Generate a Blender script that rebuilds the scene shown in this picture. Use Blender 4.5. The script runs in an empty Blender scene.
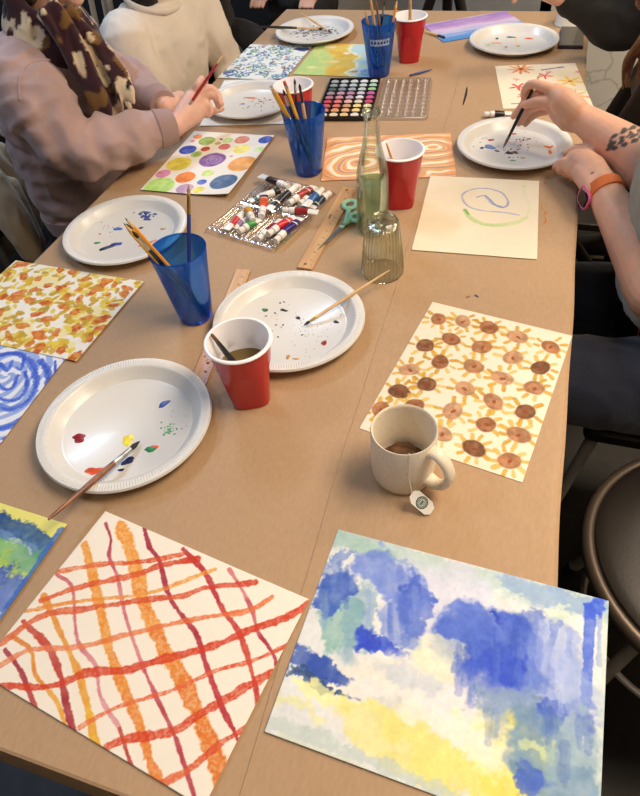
import bpy, bmesh, math, random
import numpy as np
from mathutils import Vector, Matrix, Euler, noise

SC = bpy.context.scene
COL = SC.collection
rnd = random.Random(7)
PI = math.pi
TZ = 0.75                       # table-top height

# ------------------------------------------------------------------ camera
F_PX, PITCH, ROLL, YAW, CAMZ = 618.087, 0.827775766, -0.11272396, -0.380387032, 1.455
_cy, _sy, _cp, _sp = math.cos(YAW), math.sin(YAW), math.cos(PITCH), math.sin(PITCH)
_fw = Vector((_sy*_cp, _cy*_cp, -_sp))
_rt0 = Vector((_cy, -_sy, 0.0))
_up0 = _rt0.cross(_fw)
_rt = math.cos(ROLL)*_rt0 + math.sin(ROLL)*_up0
_up = -math.sin(ROLL)*_rt0 + math.cos(ROLL)*_up0
CAMP = Vector((0, 0, CAMZ))


def at(px, py, z=TZ):
    """world point at height z that the photograph shows at pixel (px, py)"""
    d = _rt*((px-320)/F_PX) - _up*((py-398)/F_PX) + _fw
    return CAMP + d*((z-CAMZ)/d.z)


cam_data = bpy.data.cameras.new('camera')
cam_data.sensor_fit = 'AUTO'
cam_data.sensor_width = 36.0
cam_data.lens = F_PX*36.0/796.0
cam_data.clip_start = 0.02
cam = bpy.data.objects.new('camera', cam_data)
COL.objects.link(cam)
cam.matrix_world = Matrix(((_rt.x, _up.x, -_fw.x, 0), (_rt.y, _up.y, -_fw.y, 0), (_rt.z, _up.z, -_fw.z, CAMZ), (0, 0, 0, 1)))
SC.camera = cam


# ------------------------------------------------------------------ colours and materials
def lin1(c):
    c = c/255.0
    return c/12.92 if c <= 0.04045 else ((c+0.055)/1.055)**2.4


def C3(r, g, b):
    return (lin1(r), lin1(g), lin1(b), 1.0)


def new_mat(name):
    m = bpy.data.materials.new(name)
    m.use_nodes = True
    nt = m.node_tree
    return m, nt, nt.nodes['Principled BSDF']


def mat(name, rgb, rough=0.6, metal=0.0, spec=0.5, var=0.0, vscale=8.0, bump=0.0, bscale=60.0, sss=0.0, coat=0.0, rgb2=None, sheen=0.0, stretch=None):
    m, nt, p = new_mat(name)
    p.inputs['Base Color'].default_value = C3(*rgb)
    p.inputs['Roughness'].default_value = rough
    p.inputs['Metallic'].default_value = metal
    p.inputs['Specular IOR Level'].default_value = spec
    if sss:
        p.inputs['Subsurface Weight'].default_value = sss
        p.inputs['Subsurface Radius'].default_value = (0.012, 0.005, 0.003)
        p.inputs['Subsurface Scale'].default_value = 0.6
    if coat:
        p.inputs['Coat Weight'].default_value = coat
        p.inputs['Coat Roughness'].default_value = 0.08
    if sheen:
        p.inputs['Sheen Weight'].default_value = sheen
    co = None
    if var or rgb2 or bump:
        tc = nt.nodes.new('ShaderNodeTexCoord')
        mp = nt.nodes.new('ShaderNodeMapping')
        if stretch:
            mp.inputs['Scale'].default_value = stretch
        nt.links.new(tc.outputs['Object'], mp.inputs['Vector'])
        co = mp.outputs['Vector']
    if var or rgb2:
        n = nt.nodes.new('ShaderNodeTexNoise')
        n.inputs['Scale'].default_value = vscale
        n.inputs['Detail'].default_value = 5
        nt.links.new(co, n.inputs['Vector'])
        cr = nt.nodes.new('ShaderNodeValToRGB')
        cr.color_ramp.elements[0].position = 0.32
        cr.color_ramp.elements[1].position = 0.68
        a = rgb2 if rgb2 else tuple(max(0, c*(1-var)) for c in rgb)
        b = rgb if rgb2 else tuple(min(255, c*(1+var)) for c in rgb)
        cr.color_ramp.elements[0].color = C3(*a)
        cr.color_ramp.elements[1].color = C3(*b)
        nt.links.new(n.outputs['Fac'], cr.inputs['Fac'])
        nt.links.new(cr.outputs['Color'], p.inputs['Base Color'])
    if bump:
        n2 = nt.nodes.new('ShaderNodeTexNoise')
        n2.inputs['Scale'].default_value = bscale
        n2.inputs['Detail'].default_value = 4
        nt.links.new(co, n2.inputs['Vector'])
        b = nt.nodes.new('ShaderNodeBump')
        b.inputs['Strength'].default_value = bump
        b.inputs['Distance'].default_value = 0.002
        nt.links.new(n2.outputs['Fac'], b.inputs['Height'])
        nt.links.new(b.outputs['Normal'], p.inputs['Normal'])
    return m


def clear_mat(name, rgb, tint_edge=None, gloss=0.06, rough=0.05, edge_pow=0.35, body=0.0, body_rgb=None, gmax=1.0):
    """thin clear plastic or glass: tinted straight-through light plus a mirror coat"""
    m, nt, p = new_mat(name)
    out = nt.nodes['Material Output']
    nt.nodes.remove(p)
    tr = nt.nodes.new('ShaderNodeBsdfTransparent')
    gl = nt.nodes.new('ShaderNodeBsdfGlossy')
    gl.inputs['Roughness'].default_value = rough
    gl.inputs['Color'].default_value = (gmax, gmax, gmax, 1)
    lw = nt.nodes.new('ShaderNodeLayerWeight')
    lw.inputs['Blend'].default_value = edge_pow
    mx = nt.nodes.new('ShaderNodeMix')
    mx.data_type = 'RGBA'
    mx.inputs['A'].default_value = C3(*rgb)
    mx.inputs['B'].default_value = C3(*(tint_edge or rgb))
    nt.links.new(lw.outputs['Facing'], mx.inputs['Factor'])
    nt.links.new(mx.outputs['Result'], tr.inputs['Color'])
    fr = nt.nodes.new('ShaderNodeFresnel')
    fr.inputs['IOR'].default_value = 1.45
    ad = nt.nodes.new('ShaderNodeMath')
    ad.operation = 'MULTIPLY_ADD'
    ad.inputs[1].default_value = 0.55
    ad.inputs[2].default_value = gloss-0.03
    ad.use_clamp = True
    nt.links.new(fr.outputs['Fac'], ad.inputs[0])
    base = tr.outputs['BSDF']
    if body:
        df = nt.nodes.new('ShaderNodeBsdfDiffuse')
        df.inputs['Color'].default_value = C3(*(body_rgb or rgb))
        ms0 = nt.nodes.new('ShaderNodeMixShader')
        ms0.inputs[0].default_value = body
        nt.links.new(base, ms0.inputs[1])
        nt.links.new(df.outputs['BSDF'], ms0.inputs[2])
        base = ms0.outputs['Shader']
    ms = nt.nodes.new('ShaderNodeMixShader')
    nt.links.new(ad.outputs[0], ms.inputs[0])
    nt.links.new(base, ms.inputs[1])
    nt.links.new(gl.outputs['BSDF'], ms.inputs[2])
    nt.links.new(ms.outputs['Shader'], out.inputs['Surface'])
    return m


def attr_mat(name, rough=0.75, bump=0.15, bscale=700, spec=0.3, sheen=0.0, bdist=0.0006):
    """colour taken from the mesh's own painted colour attribute"""
    m, nt, p = new_mat(name)
    a = nt.nodes.new('ShaderNodeAttribute')
    a.attribute_name = 'paint'
    nt.links.new(a.outputs['Color'], p.inputs['Base Color'])
    p.inputs['Roughness'].default_value = rough
    p.inputs['Specular IOR Level'].default_value = spec
    if sheen:
        p.inputs['Sheen Weight'].default_value = sheen
    if bump:
        tc = nt.nodes.new('ShaderNodeTexCoord')
        n2 = nt.nodes.new('ShaderNodeTexNoise')
        n2.inputs['Scale'].default_value = bscale
        n2.inputs['Detail'].default_value = 3
        nt.links.new(tc.outputs['Object'], n2.inputs['Vector'])
        b = nt.nodes.new('ShaderNodeBump')
        b.inputs['Strength'].default_value = bump
        b.inputs['Distance'].default_value = bdist
        nt.links.new(n2.outputs['Fac'], b.inputs['Height'])
        nt.links.new(b.outputs['Normal'], p.inputs['Normal'])
    return m


# ------------------------------------------------------------------ mesh building
class MB:
    def __init__(s):
        s.v = []
        s.f = []
        s.mi = []
        s.cur = 0

    def add(s, vs, fs):
        o = len(s.v)
        s.v += [tuple(v) for v in vs]
        s.f += [tuple(i+o for i in f) for f in fs]
        s.mi += [s.cur]*len(fs)
        return s

    def rings(s, rings, cap0=True, cap1=True, closed=False):
        n = len(rings[0])
        vs = [p for r in rings for p in r]
        fs = []
        m = len(rings)
        for i in range(m if closed else m-1):
            a, b = i*n, ((i+1) % m)*n
            for k in range(n):
                k2 = (k+1) % n
                fs.append((a+k, a+k2, b+k2, b+k))
        if not closed:
            if cap0:
                fs.append(tuple(range(n))[::-1])
            if cap1:
                fs.append(tuple((m-1)*n+k for k in range(n)))
        return s.add(vs, fs)

    def lathe(s, prof, n=48, c=(0, 0, 0), mod=None, cap0=True, cap1=True):
        """prof: (radius, z) list; mod(angle, radius, z) -> (radius, z)"""
        rs = []
        for r, z in prof:
            ring = []
            for k in range(n):
                a = 2*PI*k/n
                rr, zz = (r, z) if mod is None else mod(a, r, z)
                ring.append((c[0]+rr*math.cos(a), c[1]+rr*math.sin(a), c[2]+zz))
            rs.append(ring)
        return s.rings(rs, cap0, cap1)

    def tube(s, pts, rad, n=12, round_ends=False, flat=None):
        """swept round tube; rad a number or one per point; flat=(axis, factor) squashes the section along a world axis"""
        P = [Vector(p) for p in pts]
        R = list(rad) if hasattr(rad, '__len__') else [rad]*len(P)
        if round_ends:
            d0 = (P[0]-P[1]).normalized()
            d1 = (P[-1]-P[-2]).normalized()
            a = [(P[0]+d0*R[0]*math.sin(t), R[0]*math.cos(t)) for t in (1.45, 1.1, 0.7, 0.35)]
            b = [(P[-1]+d1*R[-1]*math.sin(t), R[-1]*math.cos(t)) for t in (0.35, 0.7, 1.1, 1.45)]
            P = [x[0] for x in a]+P+[x[0] for x in b]
            R = [x[1] for x in a]+R+[x[1] for x in b]
        rs = []
        u = None
        for i, p in enumerate(P):
            t = (P[min(i+1, len(P)-1)]-P[max(i-1, 0)]).normalized()
            if u is None:
                u = t.orthogonal().normalized()
            else:
                u = (u-t*u.dot(t))
                u = u.normalized() if u.length > 1e-6 else t.orthogonal().normalized()
            w = t.cross(u)
            ring = []
            for k in range(n):
                a = 2*PI*k/n
                o = (u*math.cos(a)+w*math.sin(a))*R[i]
                if flat:
                    ax = Vector(flat[0])
                    o = o-ax*o.dot(ax)*(1-flat[1])
                ring.append(p+o)
            rs.append(ring)
        return s.rings(rs)

    def box(s, c, d, rz=0.0, bev=0.0):
        x, y, z = d[0]/2, d[1]/2, d[2]/2
        ca, sa = math.cos(rz), math.sin(rz)

        def T(p):
            return (c[0]+p[0]*ca-p[1]*sa, c[1]+p[0]*sa+p[1]*ca, c[2]+p[2])
        if bev <= 0:
            vs = [T((sx*x, sy*y, sz*z)) for sz in (-1, 1) for sx, sy in ((-1, -1), (1, -1), (1, 1), (-1, 1))]
            return s.add(vs, [(3, 2, 1, 0), (4, 5, 6, 7), (0, 1, 5, 4), (1, 2, 6, 5), (2, 3, 7, 6), (3, 0, 4, 7)])
        b = min(bev, x*.99, y*.99, z*.99)
        q = []
        for sx, sy, a0 in ((1, 1, 0), (-1, 1, PI/2), (-1, -1, PI), (1, -1, 1.5*PI)):
            for k in range(4):
                a = a0+k*PI/6
                q.append((sx*(x-b), sy*(y-b), math.cos(a), math.sin(a)))
        rs = []
        for zz, e in ((-z, -.4*b), (-z+.4*b, 0), (z-.4*b, 0), (z, -.4*b)):
            rs.append([T((qx+cx*(b+e), qy+cy*(b+e), zz)) for qx, qy, cx, cy in q])
        return s.rings(rs)

    def prism(s, poly, z0, z1):
        n = len(poly)
        vs = [(p[0], p[1], z0) for p in poly]+[(p[0], p[1], z1) for p in poly]
        fs = [tuple(range(n))[::-1], tuple(range(n, 2*n))]+[(i, (i+1) % n, n+(i+1) % n, n+i) for i in range(n)]
        return s.add(vs, fs)

    def ball(s, c, r, n=14, m=9, axes=None):
        rx, ry, rz = r if hasattr(r, '__len__') else (r, r, r)
        ax = axes or (Vector((1, 0, 0)), Vector((0, 1, 0)), Vector((0, 0, 1)))
        rs = []
        for i in range(m+1):
            t = PI*(i+.04 if i == 0 else (i-.04 if i == m else i))/m
            rs.append([Vector(c)+ax[0]*(rx*math.sin(t)*math.cos(2*PI*k/n))+ax[1]*(ry*math.sin(t)*math.sin(2*PI*k/n))-ax[2]*(rz*math.cos(t)) for k in range(n)])
        return s.rings(rs)

    def loft(s, secs, n=28, p=2.3, cap=True):
        """secs: (centre, half-width vector, half-depth vector) ; superellipse sections"""
        rs = []
        for c, a, b in secs:
            c, a, b = Vector(c), Vector(a), Vector(b)
            ring = []
            for k in range(n):
                t = 2*PI*k/n
                ct, st = math.cos(t), math.sin(t)
                e = 2.0/p
                ring.append(c+a*(math.copysign(abs(ct)**e, ct))+b*(math.copysign(abs(st)**e, st)))
            rs.append(ring)
        return s.rings(rs, cap, cap)

    def build(s, name, mats, parent=None, origin=None, smooth=True, angle=40):
        me = bpy.data.meshes.new(name)
        vs = s.v
        if origin is not None:
            vs = [(v[0]-origin[0], v[1]-origin[1], v[2]-origin[2]) for v in vs]
        me.from_pydata(vs, [], s.f)
        for m in (mats if isinstance(mats, (list, tuple)) else [mats]):
            me.materials.append(m)
        if any(s.mi):
            me.polygons.foreach_set('material_index', s.mi)
        bm = bmesh.new()
        bm.from_mesh(me)
        bmesh.ops.recalc_face_normals(bm, faces=bm.faces)
        bm.to_mesh(me)
        bm.free()
        if smooth:
            me.polygons.foreach_set('use_smooth', [True]*len(me.polygons))
            try:
                me.set_sharp_from_angle(angle=math.radians(angle))
            except Exception:
                pass
        o = bpy.data.objects.new(name, me)
        COL.objects.link(o)
        if parent is not None:
            o.parent = parent
        return o


def tag(o, label=None, cat=None, group=None, kind=None):
    if label:
        o['label'] = label
    if cat:
        o['category'] = cat
    if group:
        o['group'] = group
    if kind:
        o['kind'] = kind
    return o


def thing(name, label, cat, loc=(0, 0, 0), rz=0.0, group=None):
    o = bpy.data.objects.new(name, None)
    o.empty_display_size = 0.05
    o.location = loc
    o.rotation_euler = (0, 0, rz)
    COL.objects.link(o)
    return tag(o, label, cat, group)


def catmull(P, k=8):
    P = [np.array(p, float) for p in P]
    if len(P) < 3:
        return [P[0]+(P[-1]-P[0])*i/k for i in range(k+1)]
    Q = [2*P[0]-P[1]]+P+[2*P[-1]-P[-2]]
    out = []
    for i in range(1, len(Q)-2):
        p0, p1, p2, p3 = Q[i-1:i+3]
        for j in range(k):
            t = j/k
            out.append(.5*((2*p1)+(-p0+p2)*t+(2*p0-5*p1+4*p2-p3)*t*t+(-p0+3*p1-3*p2+p3)*t**3))
    out.append(P[-1])
    return out
# ------------------------------------------------------------------ the setting
KZ = TZ+0.0015                   # top of the kraft paper
X0, X1, Y0, Y1 = -0.929, 0.118, 0.050, 2.423

M_floor = mat('dark_concrete_floor', (40, 33, 27), rough=.45, spec=.3, rgb2=(15, 13, 11), vscale=3.2, bump=.35, bscale=30)
M_floor2 = mat('grey_wood_floor', (112, 118, 124), rough=.6, rgb2=(78, 84, 92), vscale=3, bump=.5, bscale=14, stretch=(1, 9, 1))
M_wall = mat('cream_plaster_wall', (205, 196, 180), rough=.85, var=.05, vscale=5, bump=.5, bscale=22)
M_wall2 = mat('grey_plaster_wall', (150, 150, 148), rough=.85, var=.05, vscale=4, bump=.3, bscale=25)
M_dark = mat('dark_wall', (38, 35, 33), rough=.8, var=.1, vscale=3)  # dark even colour for the left and far left walls
M_ceil = mat('white_ceiling', (225, 222, 215), rough=.9, var=.02)


def cracked_wall():
    m, nt, p = new_mat('cracked_cream_wall')
    p.inputs['Roughness'].default_value = .85
    tc = nt.nodes.new('ShaderNodeTexCoord')
    n = nt.nodes.new('ShaderNodeTexNoise')
    n.inputs['Scale'].default_value = 5
    n.inputs['Detail'].default_value = 6
    nt.links.new(tc.outputs['Object'], n.inputs['Vector'])
    mixv = nt.nodes.new('ShaderNodeMix')
    mixv.data_type = 'RGBA'
    mixv.inputs['Factor'].default_value = .22
    nt.links.new(tc.outputs['Object'], mixv.inputs['A'])
    nt.links.new(n.outputs['Color'], mixv.inputs['B'])
    v = nt.nodes.new('ShaderNodeTexVoronoi')
    v.feature = 'DISTANCE_TO_EDGE'
    v.inputs['Scale'].default_value = 3.6
    nt.links.new(mixv.outputs['Result'], v.inputs['Vector'])
    cr = nt.nodes.new('ShaderNodeValToRGB')
    cr.color_ramp.elements[0].position = 0.0
    cr.color_ramp.elements[0].color = C3(182, 171, 152)
    cr.color_ramp.elements[1].position = 0.02
    cr.color_ramp.elements[1].color = C3(214, 205, 188)
    nt.links.new(v.outputs['Distance'], cr.inputs['Fac'])
    nt.links.new(cr.outputs['Color'], p.inputs['Base Color'])
    b = nt.nodes.new('ShaderNodeBump')
    b.inputs['Strength'].default_value = .5
    b.inputs['Distance'].default_value = .01
    nt.links.new(n.outputs['Fac'], b.inputs['Height'])
    nt.links.new(b.outputs['Normal'], p.inputs['Normal'])
    return m


M_crack = cracked_wall()
RX0, RX1, RY0, RY1, RH = -4.0, 2.2, -2.4, 3.45, 2.85
tag(MB().box(((RX0+RX1)/2, .6, -.05), (RX1-RX0, 6.0, .1)).build('floor', M_floor), kind='structure')
tag(MB().box((1.0, 3.0, .004), (2.4, .9, .008)).build('trim_1', M_floor2), kind='structure')
tag(MB().box((-.05+RX1/2+.05, RY1+.05, RH/2), (RX1+.1, .1, RH)).build('wall_back', M_crack), kind='structure')
tag(MB().box((-.65, RY1+.05, RH/2), (1.3, .1, RH)).build('wall_far', M_wall2), kind='structure')
tag(MB().box((RX0/2-.65, RY1+.05, RH/2), (-RX0-1.3, .1, RH)).build('wall_far_left', M_dark), kind='structure')
tag(MB().box((RX0-.05, .5, RH/2), (.1, 6.2, RH)).build('wall_left', M_dark), kind='structure')
tag(MB().box((RX1+.05, .5, RH/2), (.1, 6.2, RH)).build('wall_right', M_wall), kind='structure')
tag(MB().box(((RX0+RX1)/2, RY0-.05, RH/2), (RX1-RX0, .1, RH)).build('wall_front', M_wall), kind='structure')
tag(MB().box(((RX0+RX1)/2, .5, RH+.05), (RX1-RX0, 6.2, .1)).build('ceiling', M_ceil), kind='structure')

# ------------------------------------------------------------------ the table and its paper
M_tabletop = mat('table_laminate', (120, 112, 100), rough=.5, var=.05)
M_leg = mat('grey_metal', (120, 122, 122), rough=.35, metal=.8)
tb = thing('folding_table', 'long folding table on grey metal legs beneath the brown kraft paper', 'table', (-.405, 1.236, 0))
MB().box((0, 0, TZ-.0175), (X1-X0-.006, Y1-Y0-.006, .033), bev=.008).build('tabletop', M_tabletop, tb)
for sx in (-.42, .42):
    for sy in (-1.02, 1.02):
        g = MB()
        g.tube([(sx, sy, TZ-.036), (sx, sy*1.04, .012)], .016, 14)
        lg = g.build('leg', M_leg, tb)
        MB().lathe([(.021, 0), (.021, .018), (.016, .024)], 16, (sx, sy*1.04, 0)).build('foot_cap', mat('black_rubber', (20, 20, 20), .7) if not bpy.data.materials.get('black_rubber') else bpy.data.materials['black_rubber'], lg)
MB().tube([(-.42, 1.02, .30), (.42, 1.02, .30)], .012, 10).build('crossbar', M_leg, tb)
MB().tube([(-.42, -1.02, .30), (.42, -1.02, .30)], .012, 10).build('crossbar', M_leg, tb)
M_rubber = bpy.data.materials['black_rubber']


def kraft():
    m, nt, p = new_mat('brown_kraft_paper')
    tc = nt.nodes.new('ShaderNodeTexCoord')
    n = nt.nodes.new('ShaderNodeTexNoise')
    n.inputs['Scale'].default_value = 2.2
    n.inputs['Detail'].default_value = 3
    f = nt.nodes.new('ShaderNodeTexNoise')
    f.inputs['Scale'].default_value = 260
    f.inputs['Detail'].default_value = 4
    mp = nt.nodes.new('ShaderNodeMapping')
    mp.inputs['Scale'].default_value = (1, .35, 1)
    nt.links.new(tc.outputs['Object'], mp.inputs['Vector'])
    nt.links.new(tc.outputs['Object'], n.inputs['Vector'])
    nt.links.new(mp.outputs['Vector'], f.inputs['Vector'])
    mx = nt.nodes.new('ShaderNodeMath')
    mx.operation = 'MULTIPLY_ADD'
    mx.inputs[1].default_value = .45
    nt.links.new(f.outputs['Fac'], mx.inputs[0])
    ms = nt.nodes.new('ShaderNodeMath')
    ms.operation = 'MULTIPLY'
    ms.inputs[1].default_value = .55
    nt.links.new(n.outputs['Fac'], ms.inputs[0])
    nt.links.new(ms.outputs[0], mx.inputs[2])
    cr = nt.nodes.new('ShaderNodeValToRGB')
    cr.color_ramp.elements[0].position = .3
    cr.color_ramp.elements[0].color = C3(*KRAFT_A)
    cr.color_ramp.elements[1].position = .7
    cr.color_ramp.elements[1].color = C3(*KRAFT_B)
    nt.links.new(mx.outputs[0], cr.inputs['Fac'])
    nt.links.new(cr.outputs['Color'], p.inputs['Base Color'])
    p.inputs['Roughness'].default_value = .62
    p.inputs['Specular IOR Level'].default_value = .35
    w = nt.nodes.new('ShaderNodeTexNoise')
    w.inputs['Scale'].default_value = 5
    w.inputs['Detail'].default_value = 2
    nt.links.new(tc.outputs['Object'], w.inputs['Vector'])
    b = nt.nodes.new('ShaderNodeBump')
    b.inputs['Strength'].default_value = .25
    b.inputs['Distance'].default_value = .006
    nt.links.new(w.outputs['Fac'], b.inputs['Height'])
    b2 = nt.nodes.new('ShaderNodeBump')
    b2.inputs['Strength'].default_value = .12
    b2.inputs['Distance'].default_value = .001
    nt.links.new(f.outputs['Fac'], b2.inputs['Height'])
    nt.links.new(b.outputs['Normal'], b2.inputs['Normal'])
    nt.links.new(b2.outputs['Normal'], p.inputs['Normal'])
    return m


KRAFT_A, KRAFT_B = (166, 136, 104), (184, 152, 119)
M_kraft = kraft()
sA, sB = at(303, 585), at(397, 280)
_sl = (sB.x-sA.x)/(sB.y-sA.y)


def seam_x(y):
    return sA.x+_sl*(y-sA.y)


def kraft_sheet(name, label, left, zt):
    g = MB()
    ny = 60
    rows = []
    for j in range(ny+1):
        y = Y0-.004+(Y1-Y0+.008)*j/ny
        wob = .0012*math.sin(y*9)+.0008*math.sin(y*23)
        if left:
            xs = [(X0-.006, TZ-.11), (X0-.006, TZ-.02), (X0-.005, zt-.004), (X0, zt-.0008), (X0+.004, zt), (X0+.3, zt), (seam_x(y)+.015, zt)]
        else:
            xs = [(seam_x(y)+wob, zt-.0004), (seam_x(y)+wob+.0003, zt+.0001), (seam_x(y)+.03, zt), (X1-.010+wob, zt), (X1-.002+wob, zt-.0008), (X1+.003+wob, zt-.004), (X1+.006+wob, TZ-.02), (X1+.008+wob, TZ-.09)]
        rows.append([(x, y, z) for x, z in xs])
    # near and far overhang
    def hang(row, dy):
        a = [(x, y+dy*.6, z-.0015 if z > TZ else z) for x, y, z in row]
        b = [(x, y+dy, z-.02 if z > TZ-.005 else z) for x, y, z in row]
        c = [(x, y+dy*1.3, min(z, TZ-.09)) for x, y, z in row]
        return a, b, c
    a, b, c = hang(rows[0], -.005)
    rows = [c, b, a]+rows
    a, b, c = hang(rows[-1], .005)
    rows = rows+[a, b, c]
    n = len(rows[0])
    vs = [p for r in rows for p in r]
    fs = [(i*n+k, i*n+k+1, (i+1)*n+k+1, (i+1)*n+k) for i in range(len(rows)-1) for k in range(n-1)]
    g.add(vs, fs)
    o = g.build(name, M_kraft, smooth=False)
    if o.data.polygons[len(o.data.polygons)//2].normal.z < 0:
        o.data.flip_normals()
    return tag(o, label, 'paper')


k1 = kraft_sheet('kraft_paper_sheet', 'wide brown kraft paper strip covering the left of the table under the plates and cups', True, KZ-.0012)
k2 = kraft_sheet('kraft_paper_sheet', 'narrow brown kraft paper strip along the right table edge under the mug', False, KZ)

M_orange_p = mat('dried_orange_paint', (196, 120, 40), rough=.4)
M_tear = mat('dark_paper_tear', (30, 26, 30), rough=.5)
M_tear_navy = mat('navy_paper_tear', (52, 58, 92), rough=.5)


def smear(name, pts, rad, m, parent, z=KZ):
    """a thin lumpy streak on the paper, for dried paint and for tear marks"""
    g = MB()
    P = [at(p[0], p[1], z) for p in pts]
    P = [Vector(q) for q in catmull(P, 5)]
    n = len(P)
    rr = [rad*(.35+.65*math.sin(PI*min(1, max(0, (i+.6)/(n+.2)))))*(.8+.4*rnd.random()) for i in range(n)]
    g.tube(P, rr, 8, True, flat=((0, 0, 1), .14))
    return g.build(name, m, parent)


for pts in ([(543, 210), (546, 213), (543, 216)], [(545, 217), (546, 221), (543, 225)], [(543, 232), (545, 233)], [(541, 209), (542, 206)]):
    smear('paint_or_tear', pts, .0022, M_orange_p, k2)
smear('paint_or_tear', [(467, 87), (466, 94), (463, 105)], .003, M_tear, k2)  # dark sliver standing for a tear in the kraft paper
smear('paint_or_tear', [(475, 295), (478, 297)], .0026, M_tear_navy, k2)  # navy part of a second, smaller tear mark
smear('paint_or_tear', [(466, 298), (470, 296)], .003, mat('brown_paper_tear', (140, 104, 74), .6), k2)  # brown part of the same small tear mark
smear('paint_or_tear', [(544, 184), (546, 182)], .002, mat('dried_red_paint', (190, 110, 70), .6), k2)
# ------------------------------------------------------------------ paintings: pigment laid stroke by stroke on gridded paper sheets
def vnoise(x, y, seed):
    r = np.random.RandomState(seed)
    L = r.rand(256, 256)
    xi, yi = np.floor(x).astype(int), np.floor(y).astype(int)
    fx, fy = x-xi, y-yi
    fx, fy = fx*fx*(3-2*fx), fy*fy*(3-2*fy)
    g = lambda a, b: L[a % 256, b % 256]
    return (g(xi, yi)*(1-fx)+g(xi+1, yi)*fx)*(1-fy)+(g(xi, yi+1)*(1-fx)+g(xi+1, yi+1)*fx)*fy


def fbm(x, y, seed, o=4):
    s, a, t = 0, 1, 0
    for i in range(o):
        s = s+a*vnoise(x*2**i+i*17.3, y*2**i+i*9.1, seed+i)
        t += a
        a *= .5
    return s/t


def sstep(a, b, x):
    t = np.clip((x-a)/(b-a), 0, 1)
    return t*t*(3-2*t)


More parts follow.
